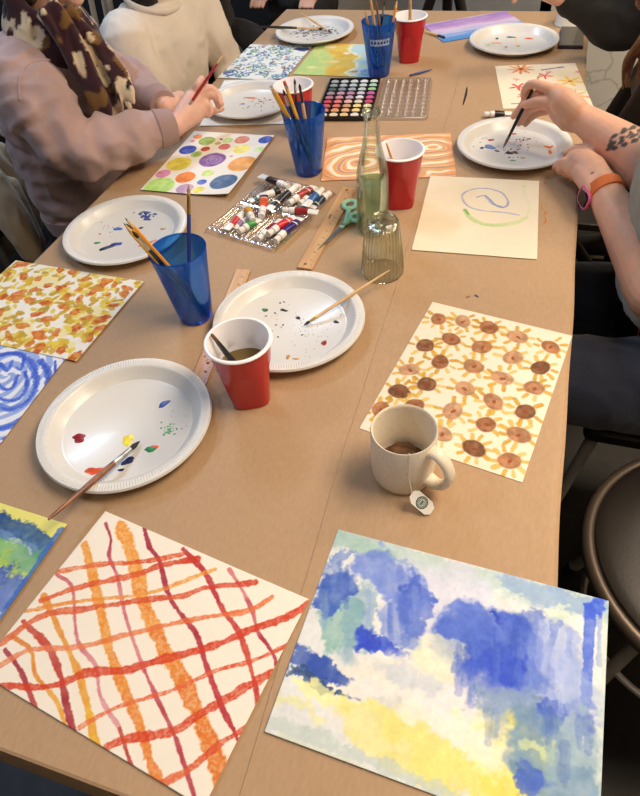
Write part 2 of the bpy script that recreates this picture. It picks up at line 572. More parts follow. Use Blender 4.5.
class Canvas:
    def __init__(s, rect, res=.0012, base=(232, 226, 214), seed=1, zlift=0.0):
        s.cx, s.cy, s.t, s.w, s.h = rect
        s.nx, s.ny = int(s.w/res), int(s.h/res)
        u = np.linspace(0, s.w, s.nx+1)
        v = np.linspace(0, s.h, s.ny+1)
        s.U, s.V = np.meshgrid(u, v)
        s.img = np.ones((s.ny+1, s.nx+1, 3))*np.array(base, float)
        s.seed = seed
        s.k = 0
        s.z0 = KZ+.0003+zlift
        s.img *= (1+.02*(fbm(s.U*60, s.V*60, seed+900)-.5))[..., None]

    def px(s, p):
        P = at(p[0], p[1], s.z0)
        dx, dy = P.x-s.cx, P.y-s.cy
        c, q = math.cos(s.t), math.sin(s.t)
        return (dx*c+dy*q+s.w/2, s.h/2-(-dx*q+dy*c))

    def n(s, scale, o=4):
        s.k += 1
        return fbm(s.U*scale+s.k*3.7, s.V*scale+s.k*1.3, s.seed*31+s.k, o)

    def put(s, m, rgb, mode='over'):
        m = np.clip(m, 0, 1)[..., None]
        c = np.array(rgb, float)
        if c.ndim == 1:
            c = c[None, None, :]
        if mode == 'mul':
            s.img = s.img*(1-m)+s.img*(c/245.0)*m
        else:
            s.img = s.img*(1-m)+c*m

    def dist(s, P):
        D = np.full(s.U.shape, 9.0)
        T = np.zeros(s.U.shape)
        n = len(P)-1
        for i in range(n):
            a, b = P[i], P[i+1]
            d = (b[0]-a[0], b[1]-a[1])
            L = d[0]*d[0]+d[1]*d[1]+1e-12
            t = np.clip(((s.U-a[0])*d[0]+(s.V-a[1])*d[1])/L, 0, 1)
            q = np.hypot(s.U-a[0]-t*d[0], s.V-a[1]-t*d[1])
            m = q < D
            D[m] = q[m]
            T[m] = ((i+t)/n)[m]
        return D, T

    def stroke(s, pts, width, rgb, alpha=.85, rough=.3, dry=0.0, mode='over', rgb2=None, edge=.25, px=True, soft=.25, taper=0.0):
        P = [s.px(p) for p in pts] if px else pts
        P = catmull(P, 6)
        D, T = s.dist(P)
        hw = width/2*(1+rough*3.2*(s.n(55, 3)-.5)+rough*1.6*(s.n(300, 2)-.5))
        if taper:
            hw = hw*(1-taper*np.abs(2*T-1)**2)
        q = D/np.maximum(hw, 1e-5)
        m = 1-sstep(1-soft, 1+soft*.5, q)
        a = alpha*(.75+.5*(s.n(160, 3)-.0)*.7)
        a = a*(1+edge*sstep(.55, .95, q))
        if dry:
            a = a*(1-dry*sstep(.45, .62, s.n(420, 2)))
        c = np.array(rgb, float)
        if rgb2 is not None:
            f = sstep(.3, .7, .45*T+.30*s.n(50, 3)+.25*s.n(95, 2))[..., None]
            c = c*(1-f)+np.array(rgb2, float)*f
        s.put(m*np.clip(a, 0, 1), c, mode)

    def blob(s, c, rx, ry, rgb, alpha=.8, rot=0.0, rough=.25, edge=.25, mode='over', px=True, soft=.12, rgb2=None, nscale=None, var=.5, warp=0.0):
        u, v = s.px(c) if px else c
        du, dv = s.U-u, s.V-v
        if warp:
            du = du+warp*(s.n(55, 3)-.5)
            dv = dv+warp*(s.n(55, 3)-.5)
            du = du+warp*.35*(s.n(260, 2)-.5)
            dv = dv+warp*.35*(s.n(260, 2)-.5)
        cr, sr = math.cos(rot), math.sin(rot)
        a, b = (du*cr+dv*sr)/rx, (-du*sr+dv*cr)/ry
        ns = nscale or .9/max(rx, ry)
        r = np.hypot(a, b)*(1+rough*2*(s.n(ns, 4)-.5))
        m = 1-sstep(1-soft, 1+soft, r)
        al = alpha*(1-var*.5+var*s.n(ns*2.5, 4))*(1+edge*sstep(.75, .97, r))
        col = np.array(rgb, float)
        if rgb2 is not None:
            f = sstep(.35, .65, s.n(ns*2, 4))[..., None]
            col = col*(1-f)+np.array(rgb2, float)*f
        s.put(m*np.clip(al, 0, 1), col, mode)

    def build(s, name, label, cat='painting', group=None, zf=None, mat_=None):
        nx, ny = s.nx, s.ny
        c, q = math.cos(s.t), math.sin(s.t)
        X = s.U-s.w/2
        Y = s.h/2-s.V
        Z = np.zeros_like(X)
        if zf is not None:
            Z = zf(X/(s.w/2), Y/(s.h/2))
        n = (nx+1)*(ny+1)
        top = np.stack([X, Y, Z+.0007], -1).reshape(-1, 3)
        idx = np.arange(n).reshape(ny+1, nx+1)
        quads = np.stack([idx[1:, :-1], idx[1:, 1:], idx[:-1, 1:], idx[:-1, :-1]], -1).reshape(-1, 4)
        me = bpy.data.meshes.new(name)
        me.from_pydata(top.tolist(), [], quads.tolist())
        me.materials.append(mat_ or M_sheet)
        at_ = me.color_attributes.new('paint', 'FLOAT_COLOR', 'POINT')
        im = np.clip(s.img, 0, 255)/255.0
        im = np.where(im <= .04045, im/12.92, ((im+.055)/1.055)**2.4).reshape(-1, 3)
        full = np.ones((n, 4), np.float32)
        full[:n, :3] = im
        at_.data.foreach_set('color', full.ravel())
        me.polygons.foreach_set('use_smooth', [True]*len(quads))
        o = bpy.data.objects.new(name, me)
        o.location = (s.cx, s.cy, s.z0)
        so = o.modifiers.new('thickness', 'SOLIDIFY')
        so.thickness = .0006
        so.offset = -1
        o.rotation_euler = (0, 0, s.t)
        COL.objects.link(o)
        return tag(o, label, cat, group)


M_sheet = attr_mat('watercolour_paper', rough=.7, bump=.25, bscale=520)


def curl(ax, ay, amp, p=3):
    """paper lifting a little towards one corner or side"""
    return lambda x, y: amp*np.clip((ax*x+ay*y+ (abs(ax)+abs(ay))*.0)/(abs(ax)+abs(ay)+1e-9), 0, 1)**p


# --- orange and red lattice painting, near left
cv = Canvas((-.329, .195, -.153, .312, .231), .00095, (238, 230, 216), 3)


def cp(s, pts, sx=.516, ox=0, oy=490):
    return [(ox+sx*p[0], oy+sx*p[1]) for p in pts]


for pts, w, c, c2, dry in (
    ([(165, 105), (185, 190), (210, 300), (235, 370), (265, 440), (290, 520), (318, 593)], .0100, (226, 140, 38), (220, 110, 28), .25),
    ([(235, 70), (265, 160), (280, 220), (320, 310), (360, 380), (400, 470), (432, 565)], .0150, (228, 142, 42), (214, 104, 24), .3),
    ([(85, 205), (105, 250), (150, 350), (175, 440), (185, 490), (228, 552)], .0068, (220, 140, 50), (232, 180, 40), 0),
    ([(25, 285), (60, 310), (70, 360), (110, 410), (135, 485)], .0045, (214, 120, 40), (228, 165, 55), 0),
    ([(10, 310), (40, 350), (60, 400), (82, 458)], .0048, (152, 38, 56), (176, 52, 54), 0),
    ([(45, 255), (90, 300), (115, 350), (130, 420), (150, 500)], .0072, (190, 66, 50), (156, 40, 50), 0),
    ([(110, 165), (140, 190), (150, 290), (185, 340), (195, 400), (232, 462)], .0042, (190, 90, 105), (214, 140, 150), 0),
    ([(232, 462), (250, 520), (270, 570)], .0042, (180, 62, 48), (170, 50, 45), 0),
    ([(205, 65), (215, 95), (212, 130), (228, 170), (245, 250), (280, 350)], .0042, (160, 42, 62), (208, 120, 130), 0),
    ([(280, 350), (305, 405), (340, 480), (378, 596)], .0042, (190, 70, 90), (170, 45, 62), 0),
    ([(280, 75), (290, 110), (310, 140), (330, 210), (380, 280), (400, 340), (430, 420), (460, 480), (465, 512)], .0052, (150, 26, 52), (180, 40, 48), 0),
    ([(355, 115), (400, 165), (430, 230), (465, 280), (490, 360), (500, 410), (500, 450)], .0062, (176, 38, 50), (196, 62, 40), 0),
    ([(445, 155), (470, 195), (490, 235), (500, 275), (530, 320), (540, 368)], .0048, (205, 110, 115), (160, 30, 55), 0),
    ([(110, 160), (190, 145), (270, 140), (355, 125)], .007, (218, 104, 58), (206, 70, 34), .35),
    ([(80, 215), (150, 190), (260, 165), (320, 145), (382, 134)], .0075, (216, 90, 50), (194, 52, 30), .2),
    ([(50, 235), (160, 215), (290, 200), (417, 154)], .005, (222, 128, 50), (226, 150, 58), .35),
    ([(0, 300), (80, 245), (170, 230), (290, 212), (345, 208), (400, 190), (495, 180)], .0072, (214, 100, 58), (198, 58, 34), .2),
    ([(0, 340), (60, 310), (150, 305), (250, 280), (380, 250), (480, 235), (527, 208)], .0058, (226, 132, 92), (218, 104, 52), .2),
    ([(-5, 380), (100, 380), (170, 355), (240, 350), (290, 335), (350, 320), (420, 300), (490, 270), (550, 250), (597, 224)], .0088, (204, 60, 32), (200, 54, 30), .2),
    ([(155, 460), (230, 420), (330, 390), (420, 350), (480, 335), (530, 315), (570, 294)], .0048, (222, 104, 64), (204, 66, 38), .4),
    ([(190, 510), (240, 485), (330, 470), (380, 440), (440, 405), (490, 375), (549, 345)], .0088, (206, 66, 36), (200, 56, 30), .3),
    ([(295, 580), (370, 540), (430, 490), (497, 454)], .007, (220, 106, 66), (200, 62, 36), .3),
):
    cv.stroke(cp(cv, pts), w*1.08, c, .92, .35, dry, rgb2=c2, edge=.2)
cv.build('painting', 'watercolour lattice of wavy orange, red and yellow lines on white paper', zf=lambda x, y: .0012*np.clip(x, 0, 1)**3)

# --- blue and yellow wash, near right
cv = Canvas((.009, .255, -.036, .326, .249), .00095, (214, 217, 214), 5)


def q2(*p):
    return [(260+.594*a, 510+.594*b) for a, b in p]


B = lambda p, rx, ry, c, a, **k: cv.blob(q2(p)[0], rx*.00069, ry*.00076, c, a, warp=.03, edge=.12, var=.8, **{**dict(soft=.20), **k})
cv.blob(q2((320, 260))[0], .2, .16, (222, 226, 232), .55, rough=.5, soft=.5)
cv.stroke(q2((135, 45), (240, 75), (350, 108), (470, 140), (580, 165)), .034, (168, 196, 194), .7, .5, soft=.5, edge=.1)
cv.stroke(q2((130, 50), (220, 75)), .02, (150, 190, 178), .5, .5, soft=.5)
cv.stroke(q2((420, 125), (500, 150), (575, 170)), .028, (120, 152, 210), .55, .5, soft=.4)
B((140, 195), 40, 55, (112, 168, 160), .65, rough=.6)
B((165, 185), 28, 60, (120, 160, 185), .55, rough=.6)
B((310, 170), 60, 65, (206, 208, 232), .65, rough=.7, soft=.3)
B((215, 110), 52, 38, (104, 130, 214), .75, rough=.7)
B((120, 140), 22, 36, (62, 96, 186), .85, rough=.6)
B((136, 92), 14, 42, (92, 122, 200), .6, rough=.6)
B((262, 165), 26, 42, (72, 100, 200), .8, rot=.15, rough=.5)
B((225, 190), 30, 30, (98, 126, 208), .6, rough=.7)
B((205, 232), 40, 18, (52, 80, 204), .9, rough=.7)
B((185, 215), 22, 10, (50, 74, 198), .7, rough=.6)
B((240, 250), 15, 12, (120, 140, 215), .6, rough=.6)
B((395, 235), 82, 66, (70, 100, 202), .9, rough=.55)
B((350, 205), 38, 48, (84, 112, 206), .8, rough=.6)
B((345, 270), 28, 30, (70, 98, 200), .8, rough=.6)
B((410, 275), 40, 30, (50, 80, 202), .8, rough=.7)
B((440, 205), 25, 45, (60, 90, 190), .6, rot=.5, rough=.5)
B((395, 175), 10, 9, (48, 72, 190), .8)
cv.stroke(q2((330, 190), (332, 290)), .008, (88, 116, 208), .6)
B((485, 240), 46, 62, (140, 162, 222), .6, rough=.6)
B((520, 285), 26, 40, (152, 172, 226), .6, rough=.6)
cv.stroke(q2((500, 190), (470, 300)), .012, (100, 126, 206), .55, .5)
cv.stroke(q2((556, 165), (553, 240), (548, 322)), .011, (72, 104, 214), .85, .3)
cv.stroke(q2((572, 165), (570, 260)), .006, (110, 140, 214), .5, .4)
B((563, 168), 14, 16, (58, 92, 216), .9, rough=.5)
B((500, 180), 22, 20, (205, 222, 205), .7, rough=.6)
B((250, 320), 105, 56, (234, 228, 216), .8, rough=.6, soft=.35)
B((190, 330), 60, 30, (228, 220, 226), .5, rough=.6, soft=.35)
B((330, 345), 80, 40, (232, 224, 226), .8, rough=.6, soft=.35)
B((250, 275), 62, 24, (190, 200, 212), .65, rot=-.2, rough=.6)
B((215, 340), 34, 20, (188, 198, 196), .55, rough=.7)
B((300, 250), 35, 28, (232, 232, 196), .6, rough=.6)
B((425, 335), 62, 30, (122, 150, 188), .75, rough=.7)
B((480, 345), 12, 12, (60, 90, 196), .85, rough=.6)
B((522, 362), 46, 26, (82, 110, 200), .75, rough=.7)
B((545, 320), 34, 30, (160, 180, 220), .5, rough=.7)
B((100, 272), 62, 15, (52, 82, 172), .9, rough=.6, rot=.12)
B((95, 290), 66, 11, (48, 74, 120), .8, rough=.6, rot=.15)
B((110, 312), 68, 13, (238, 234, 160), .85, rough=.6, rot=.1)
B((60, 330), 40, 10, (225, 224, 160), .6, rough=.6)
B((265, 400), 115, 26, (228, 220, 136), .9, rough=.6, rot=.18)
B((330, 435), 100, 24, (230, 221, 132), .85, rough=.6, rot=.15)
B((190, 375), 60, 16, (230, 224, 168), .8, rough=.6, rot=.2)
B((440, 412), 56, 42, (230, 218, 106), .9, rough=.7)
B((390, 400), 40, 30, (240, 234, 190), .6, rough=.7)
B((330, 380), 90, 18, (238, 230, 214), .75, rough=.6, rot=.15)
cv.stroke(q2((20, 360), (130, 400), (260, 455), (330, 490)), .017, (186, 200, 196), .75, .6, soft=.4)
cv.stroke(q2((30, 385), (150, 430), (270, 480)), .01, (212, 220, 200), .7, .5, soft=.4)
B((510, 440), 62, 56, (112, 146, 178), .8, rough=.7)
B((455, 462), 26, 20, (66, 98, 196), .75, rough=.7)
B((540, 400), 30, 28, (160, 184, 196), .7, rough=.7)
B((480, 400), 20, 16, (206, 220, 160), .6, rough=.7)
cv.stroke(q2((585, 175), (582, 300), (577, 480)), .012, (196, 214, 208), .6, .5, soft=.4)
R2 = random.Random(21)
for (x0, x1, y0, y1, n_, c_) in ((325, 470, 180, 300, 20, [(52, 80, 190), (96, 124, 210), (60, 92, 204)]), (180, 280, 95, 200, 12, [(84, 110, 206), (130, 152, 222), (66, 94, 196)]), (470, 540, 190, 320, 10, [(110, 134, 212), (176, 190, 230)]), (105, 150, 85, 180, 7, [(60, 90, 180), (120, 150, 200)]), (470, 560, 330, 470, 12, [(86, 116, 190), (140, 170, 190), (70, 100, 180)]), (380, 470, 315, 360, 7, [(100, 128, 176), (140, 164, 196)])):
    for i in range(n_):
        x, y, L_ = x0+R2.random()*(x1-x0), y0+R2.random()*(y1-y0)*.7, 25+R2.random()*45
        cv.stroke(q2((x, y), (x-2+4*R2.random(), y+L_*.5), (x-4+6*R2.random(), y+L_)), .005+.006*R2.random(), R2.choice(c_), .38, .4, .2, soft=.4, edge=.35)
gr = (cv.n(220, 3)-.5)*16+(cv.n(60, 3)-.5)*14
cv.img += gr[..., None]
cv.build('painting', 'blue and yellow watercolour wash on the sheet nearest the black stool', zf=lambda x, y: .0016*np.clip(-x*.5-y*.8, 0, 1)**2)

# --- yellow, navy and green landscape at the left edge
cv = Canvas((-.663, .194, -.05, .305, .229), .0012, (232, 230, 222), 9, zlift=.0016)
cx = lambda *p: [(.375*a, 340+.375*b) for a, b in p]
cv.stroke(cx((-150, 400), (0, 455), (80, 490), (165, 515)), .036, (226, 220, 104), .9, .35, soft=.4, edge=.05)
cv.stroke(cx((-150, 440), (0, 492), (60, 512), (125, 555)), .03, (28, 62, 130), .9, .4, rgb2=(52, 92, 150))
cv.stroke(cx((0, 515), (60, 545), (120, 585)), .012, (120, 160, 200), .6, .5)
cv.stroke(cx((-150, 500), (0, 560), (90, 600)), .042, (130, 190, 96), .85, .5, rgb2=(96, 160, 110), soft=.4)
cv.stroke(cx((0, 600), (60, 640)), .03, (176, 200, 70), .7, .6)
cv.stroke(cx((-150, 580), (-20, 650), (40, 690)), .05, (56, 84, 176), .9, .4, rgb2=(92, 120, 196))
cv.stroke(cx((165, 510), (110, 590), (60, 660), (0, 750)), .012, (60, 104, 190), .85, .35)
cv.build('painting', 'painted landscape of yellow sky and navy and green bands, below the brush handle', zf=None)

# --- blue swirl painting, left edge
cv = Canvas((-.805, .4475, .03, .229, .305), .0013, (226, 230, 240), 11)
c0 = cv.px((8, 376))
du, dv = (cv.U-c0[0]), (cv.V-c0[1])
r = np.hypot(du, dv)
th = np.arctan2(dv, du)
ph = r*135-th*1.0+9*(cv.n(8, 2)-.5)+4.5*(cv.n(19, 2)-.5)
m = sstep(.36, .62, .5+.5*np.sin(ph*1.9)+.35*(cv.n(28, 3)-.5))
f = cv.n(22, 4)[..., None]
cv.put(m*.5*(.75+.3*cv.n(60)), np.array((46, 86, 202))*(1-f)+np.array((88, 124, 220))*f)
e8 = lambda *p: [(.2764*a_, 240+.2764*b_) for a_, b_ in p]
for pts, w_ in (
    (e8((-40, 430), (0, 418), (60, 412), (110, 445), (132, 510), (108, 575), (50, 612), (0, 606), (-50, 580)), .013),
    (e8((150, 440), (176, 490), (165, 560), (110, 632), (40, 672), (-10, 684), (-80, 670)), .015),
    (e8((236, 446), (204, 540), (130, 640), (60, 712), (-20, 750)), .009),
    (e8((200, 440), (196, 500), (150, 600), (80, 680), (10, 720)), .005),
    (e8((64, 492), (48, 532), (20, 542), (-6, 520), (-10, 490)), .008),
    (e8((92, 478), (98, 530), (72, 572), (30, 582), (-20, 566)), .008),
    (e8((-30, 452), (0, 450), (28, 474), (44, 440)), .007),
    (e8((88, 430), (76, 470), (60, 462)), .006),
    (e8((-100, 470), (-60, 520), (-70, 600)), .012)):
    cv.stroke(pts, w_, (50, 84, 200), .9, .35, .25, rgb2=(84, 122, 222))
    cv.stroke(pts, w_*.35, (36, 62, 176), .5, .4, .4)
cv.build('painting', 'blue and white swirl painting tucked under the orange speckled one', zf=None)

# --- orange and olive speckled painting, left
cv = Canvas((-.819, .704, -.04, .307, .227), .0012, (234, 230, 220), 13, zlift=.0012)
R2 = random.Random(4)
cv.put(.55*sstep(.46, .60, cv.n(34, 3)), (230, 212, 120))
for i in range(330):
    u, v = R2.random()*cv.w, R2.random()*cv.h
    c = R2.choice([(212, 176, 52), (196, 156, 40), (216, 190, 76), (176, 148, 52), (226, 198, 66), (192, 150, 48)])
    cv.blob((u, v), .005+.007*R2.random(), .003+.0035*R2.random(), c, .85, rot=R2.random()*PI, rough=.6, px=False)
for j in range(7):
    for i in range(9):
        if R2.random() < .85:
            u, v = (i+.5+.6*(R2.random()-.5))*cv.w/9, (j+.5+.6*(R2.random()-.5))*cv.h/7
            cv.blob((u, v), .008+.007*R2.random(), .006+.003*R2.random(), R2.choice([(190, 84, 26), (200, 98, 34), (180, 74, 22), (184, 104, 32)]), .88, rot=R2.random()*PI, rough=.8, px=False, rgb2=(214, 134, 60))
cv.build('painting', 'painting of scattered orange and olive leaf dabs on white paper', zf=lambda x, y: .001*np.clip(x, 0, 1)**3)

# --- many coloured circles
cv = Canvas((-.729, 1.283, .006, .225, .303), .0012, (238, 234, 224), 17, zlift=.0015)
for x, y, rx, c in (
    (272, 68, 22, (226, 140, 70)), (307, 85, 38, (140, 170, 84)), (232, 120, 39, (44, 62, 160)), (302, 117, 20, (176, 60, 44)), (365, 78, 8, (40, 48, 90)), (352, 94, 14, (176, 164, 90)),
    (392, 82, 24, (176, 204, 130)), (448, 80, 34, (206, 124, 100)), (543, 82, 34, (62, 84, 172)), (250, 85, 12, (206, 130, 160)), (378, 108, 26, (196, 96, 92)), (447, 117, 40, (226, 218, 116)),
    (518, 122, 22, (190, 220, 150)), (265, 138, 24, (142, 182, 92)), (330, 160, 58, (126, 88, 156)), (406, 146, 9, (190, 160, 166)), (450, 180, 62, (230, 158, 84)), (195, 176, 54, (214, 200, 76)),
    (133, 216, 32, (202, 126, 176)), (222, 230, 43, (222, 116, 44)), (312, 214, 26, (196, 216, 126)), (116, 266, 64, (172, 214, 112)), (220, 275, 36, (184, 150, 184)), (288, 250, 20, (78, 104, 190)),
    (275, 282, 24, (226, 216, 96)), (375, 253, 58, (70, 98, 136))):
    cv.blob((130+.25*x, 120+.25*y), rx*.00056, rx*.00060, c, .92, rough=.08, edge=.35, soft=.06, var=.45, rgb2=tuple(min(255, k+22) for k in c))
d = np.hypot(cv.U-cv.px((130+.25*335, 120+.25*160))[0], cv.V-cv.px((130+.25*335, 160))[1])
cv.put(.35*sstep(.3, .8, .5+.5*np.sin(d*700+3*cv.n(40)))*(d < .022), (224, 214, 232))
cv.build('painting', 'painting of many coloured circles on white paper', zf=lambda x, y: .010*np.clip(x*.75-y*.25, 0, 1)**2.5)

# --- sunflowers
cv = Canvas((-.022, .689, -.169, .238, .313), .001, (230, 219, 198), 19)
R2 = random.Random(9)
fl = [(242, 72), (302, 78), (367, 93), (438, 116), (517, 140), (209, 138), (274, 122), (350, 141), (424, 168), (494, 192), (172, 197), (247, 178), (329, 188), (400, 218), (478, 242), (147, 250), (213, 233), (306, 243), (378, 274), (457, 300), (100, 295), (183, 285), (277, 298), (360, 331), (438, 357), (330, 391), (250, 355), (416, 421), (120, 345), (190, 345)]
for x, y in fl:
    c = cv.px((340+.406*x, 290+.406*y))
    k = R2.randint(8, 10)
    a0 = R2.random()*6
    for i in range(k):
        a = a0+2*PI*i/k+.2*(R2.random()-.5)
        r0, r1 = .0178, .0236+.0045*R2.random()
        if R2.random() < .1:
            continue
        cv.stroke([(c[0]+r0*math.cos(a), c[1]+r0*math.sin(a)), (c[0]+r1*math.cos(a+.05), c[1]+r1*math.sin(a+.05))], .0064, R2.choice([(198, 150, 44), (206, 164, 66), (186, 138, 36), (214, 180, 96)]), .85, .3, px=False)
    cc = R2.choice([(164, 108, 68), (182, 128, 88), (194, 146, 106), (128, 80, 48), (200, 152, 112), (156, 98, 60), (178, 118, 76), (120, 74, 44)])
    cv.blob(c, .0150+.0022*R2.random(), .0130+.0018*R2.random(), cc, .93, rot=R2.random()*3, rough=.2, px=False, edge=.3, rgb2=tuple(int(k*.84) for k in cc))
    cv.blob((c[0]+.001, c[1]+.001), .0044, .0026, (140, 62, 36), .75, rot=R2.random()*3, rough=.4, px=False)
cv.build('painting', 'sunflower pattern painting with brown centres and mustard petals, behind the mug')

# --- blue spiral and green arc on cream
cv = Canvas((-.071, 1.16, .053, .233, .288), .0012, (230, 217, 191), 23, zlift=.0012)
q6 = lambda *p: [(420+.344*a, 160+.344*b) for a, b in p]
cv.stroke(q6((288, 161), (240, 153), (180, 148), (140, 135), (122, 108), (140, 90), (185, 83), (235, 95), (256, 122), (245, 138), (222, 134), (200, 112), (185, 104), (166, 109)), .0042, (150, 160, 204), .75, .3, rgb2=(112, 126, 186))
cv.stroke(q6((190, 105), (212, 128), (240, 138)), .0065, (112, 130, 190), .55, .3)
cv.stroke(q6((130, 146), (145, 168), (180, 186), (230, 190), (280, 182), (308, 168)), .0095, (166, 196, 120), .7, .35, rgb2=(196, 212, 146))
cv.stroke(q6((130, 145), (140, 158)), .006, (96, 160, 70), .7)
cv.stroke(q6((308, 168), (318, 140), (305, 100), (298, 82)), .004, (206, 214, 170), .5, .3)
cv.blob(q6((303, 77))[0], .004, .004, (196, 214, 130), .7)
cv.build('painting', 'cream sheet with a thin blue spiral and a green arc')

# --- orange marbled painting behind the bottle
cv = Canvas((-.309, 1.376, .22, .303, .213), .0013, (240, 218, 188), 29)
a, b = cv.px((358, 162)), cv.px((432, 148))
ra = np.hypot((cv.U-a[0])*1.0, (cv.V-a[1])*1.35)
rb = np.hypot((cv.U-b[0])*1.0, (cv.V-b[1])*1.5)
fld = np.minimum(ra, rb*1.05)+.075*(cv.n(9, 3)-.5)+.02*(cv.n(26, 2)-.5)
m = sstep(.5, .85, .5+.5*np.sin(fld*250))
f = cv.n(14, 3)[..., None]
cv.put(m*(.8+.25*cv.n(50)), np.array((232, 184, 104))*(1-f)+np.array((220, 150, 86))*f)
cv.put(sstep(.75, .95, .5+.5*np.sin(fld*250+1.2))*.75, (214, 162, 116))
cv.put(sstep(.85, .97, .5+.5*np.sin(fld*125+2.4))*.7, (170, 112, 92))
cv.put(sstep(.8, .98, .5+.5*np.sin(fld*125-.6))*.6, (250, 238, 220))
e = np.minimum(np.minimum(cv.U, cv.w-cv.U), np.minimum(cv.V, cv.h-cv.V))
cv.put((1-sstep(.004, .022, e+.012*(cv.n(60)-.5)))*.5, (232, 150, 100))
cv.build('painting', 'marbled orange and brown painting behind the green bottle')

# --- orange, red and yellow star flowers on cream, right
cv = Canvas((.008, 1.824, .182, .220, .285), .0013, (231, 220, 196), 31)
s8 = lambda x, y: (480+.21875*x, 55+.2035*y)


def flower(x, y, r, c, k=8, w=.008):
    p = cv.px(s8(x, y))
    for i in range(k):
        a = 2*PI*i/k+.3
        cv.stroke([(p[0]+.1*r*math.cos(a), p[1]+.1*r*math.sin(a)), (p[0]+r*math.cos(a), p[1]+r*math.sin(a))], w, c, .9, .25, px=False, taper=.5)


flower(187, 70, .036, (222, 122, 54), 9, .0085)
cv.blob(s8(187, 70), .006, .006, (90, 60, 40), .8)
flower(295, 103, .022, (206, 54, 60), 5, .007)
flower(175, 157, .025, (204, 52, 58), 5, .009)
flower(412, 130, .034, (238, 190, 66), 6, .009)
cv.blob(s8(412, 130), .006, .005, (190, 90, 30), .9)
flower(425, 200, .036, (236, 158, 50), 8, .009)
flower(195, 203, .016, (222, 80, 90), 5, .006)
for x, y in ((447, 84), (315, 86), (165, 121), (503, 209)):
    flower(x, y, .010, (226, 100, 130), 5, .0035)
cv.stroke([s8(283, 75), s8(380, 60)], .007, (84, 78, 140), .85)
cv.stroke([s8(145, 241), s8(190, 238)], .005, (90, 84, 150), .85)
cv.stroke([s8(340, 160), s8(375, 162)], .006, (60, 70, 90), .85)
cv.stroke([s8(375, 162), s8(470, 172), s8(530, 184)], .003, (170, 196, 150), .8)
cv.stroke([s8(380, 60), s8(470, 45)], .003, (200, 210, 170), .6)
cv.build('painting', 'cream sheet with orange, red and yellow star flowers under the tattooed arm')

# --- blue and green scrollwork
cv = Canvas((-.8215, 1.925, 0, .214, .279), .0014, (226, 228, 222), 37)
R2 = random.Random(12)
for i in range(190):
    u, v = R2.random()*cv.w, R2.random()*cv.h
    a0, r0, sp = R2.random()*6, .006+.008*R2.random(), R2.choice([-1, 1])
    P = [(u+r0*(1-.5*t)*math.cos(a0+sp*3.6*t), v+r0*(1-.5*t)*math.sin(a0+sp*3.6*t)) for t in (0, .3, .6, 1)]
    cv.stroke(P, .0048, R2.choice([(60, 92, 150), (96, 140, 170), (88, 140, 88), (70, 116, 76), (120, 150, 180), (60, 80, 150)]), .85, .3, px=False)
for x, y in ((267, 67), (285, 55), (262, 71)):
    pass
for i in range(7):
    cv.blob((R2.random()*cv.w*.8+.02, R2.random()*cv.h*.8+.02), .006, .005, (186, 50, 66), .9, px=False, rough=.5)
cv.blob((.19, .03), .028, .014, (40, 52, 120), .8, px=False, rough=.7)
cv.stroke([(.01, .24), (.03, .22), (.05, .24), (.03, .26), (.012, .245)], .008, (60, 100, 160), .85, px=False)
cv.build('painting', 'painting of blue and green scrollwork with small red flowers')

# --- green and yellow map-like painting
cv = Canvas((-.585, 1.96, 0, .235, .256), .0014, (206, 214, 150), 41)
n = cv.n(16, 4)
x = cv.U/cv.w+.35*(n-.5)+.25*(cv.V/cv.h-.5)*-1
cv.put(1-sstep(.2, .45, x), (176, 204, 130))
cv.put(sstep(.25, .42, x)*(1-sstep(.6, .66, x)), (216, 176, 72))
cv.put(sstep(.62, .68, x), (176, 208, 222))
cv.put(sstep(.62, .64, x)*(1-sstep(.66, .69, x))*.8, (236, 236, 226))
cv.put(sstep(.8, .9, x+.3*(cv.n(24)-.5))*.7, (96, 140, 190))
for p, c, rr in (((.05, .03), (240, 244, 244), .018), ((.12, .08), (236, 240, 230), .012), ((.1, .15), (226, 214, 150), .014), ((.18, .22), (186, 60, 56), .010), ((.04, .2), (230, 220, 160), .014)):
    cv.blob(p, rr, rr*.7, c, .85, px=False, rough=.6)
cv.put(.4*sstep(.5, .6, cv.n(40)), (226, 210, 130))
cv.build('painting', 'green and mustard painting with a pale blue side, beside a blue tumbler')

# --- purple to blue sky gradient wash
cv = Canvas((-.225, 2.275, .54, .29, .18), .0014, (222, 210, 226), 43)
v = cv.V/cv.h+.12*(cv.n(20)-.5)
for a, c in ((0, (156, 122, 186)), (.22, (176, 140, 196)), (.38, (206, 182, 214)), (.52, (168, 170, 214)), (.68, (112, 150, 208)), (.85, (78, 138, 206))):
    cv.put(sstep(a-.08, a+.08, v), c)
cv.put(.3*sstep(.45, .6, cv.n(14)*.5+.5*fbm(cv.U*6, cv.V*90, 4)), (226, 216, 232))
cv.build('painting', 'purple to blue banded wash at the far end of the table')

# --- blank sheet under a plate
cv = Canvas((-.759, 1.637, .18, .229, .305), .004, (236, 236, 232), 47)
cv.build('paper_sheet', 'blank white paper sheet lying under a plate near the red brush', 'paper')
# ------------------------------------------------------------------ plates with paint
M_plate = mat('white_plastic_plate', (218, 217, 214), rough=.3, spec=.5, coat=.12)
_pm = {}


def pmat(rgb):
    if rgb not in _pm:
        _pm[rgb] = mat('wet_paint_%d_%d_%d' % rgb, rgb, rough=.28, spec=.5, var=.12, vscale=90)
    return _pm[rgb]


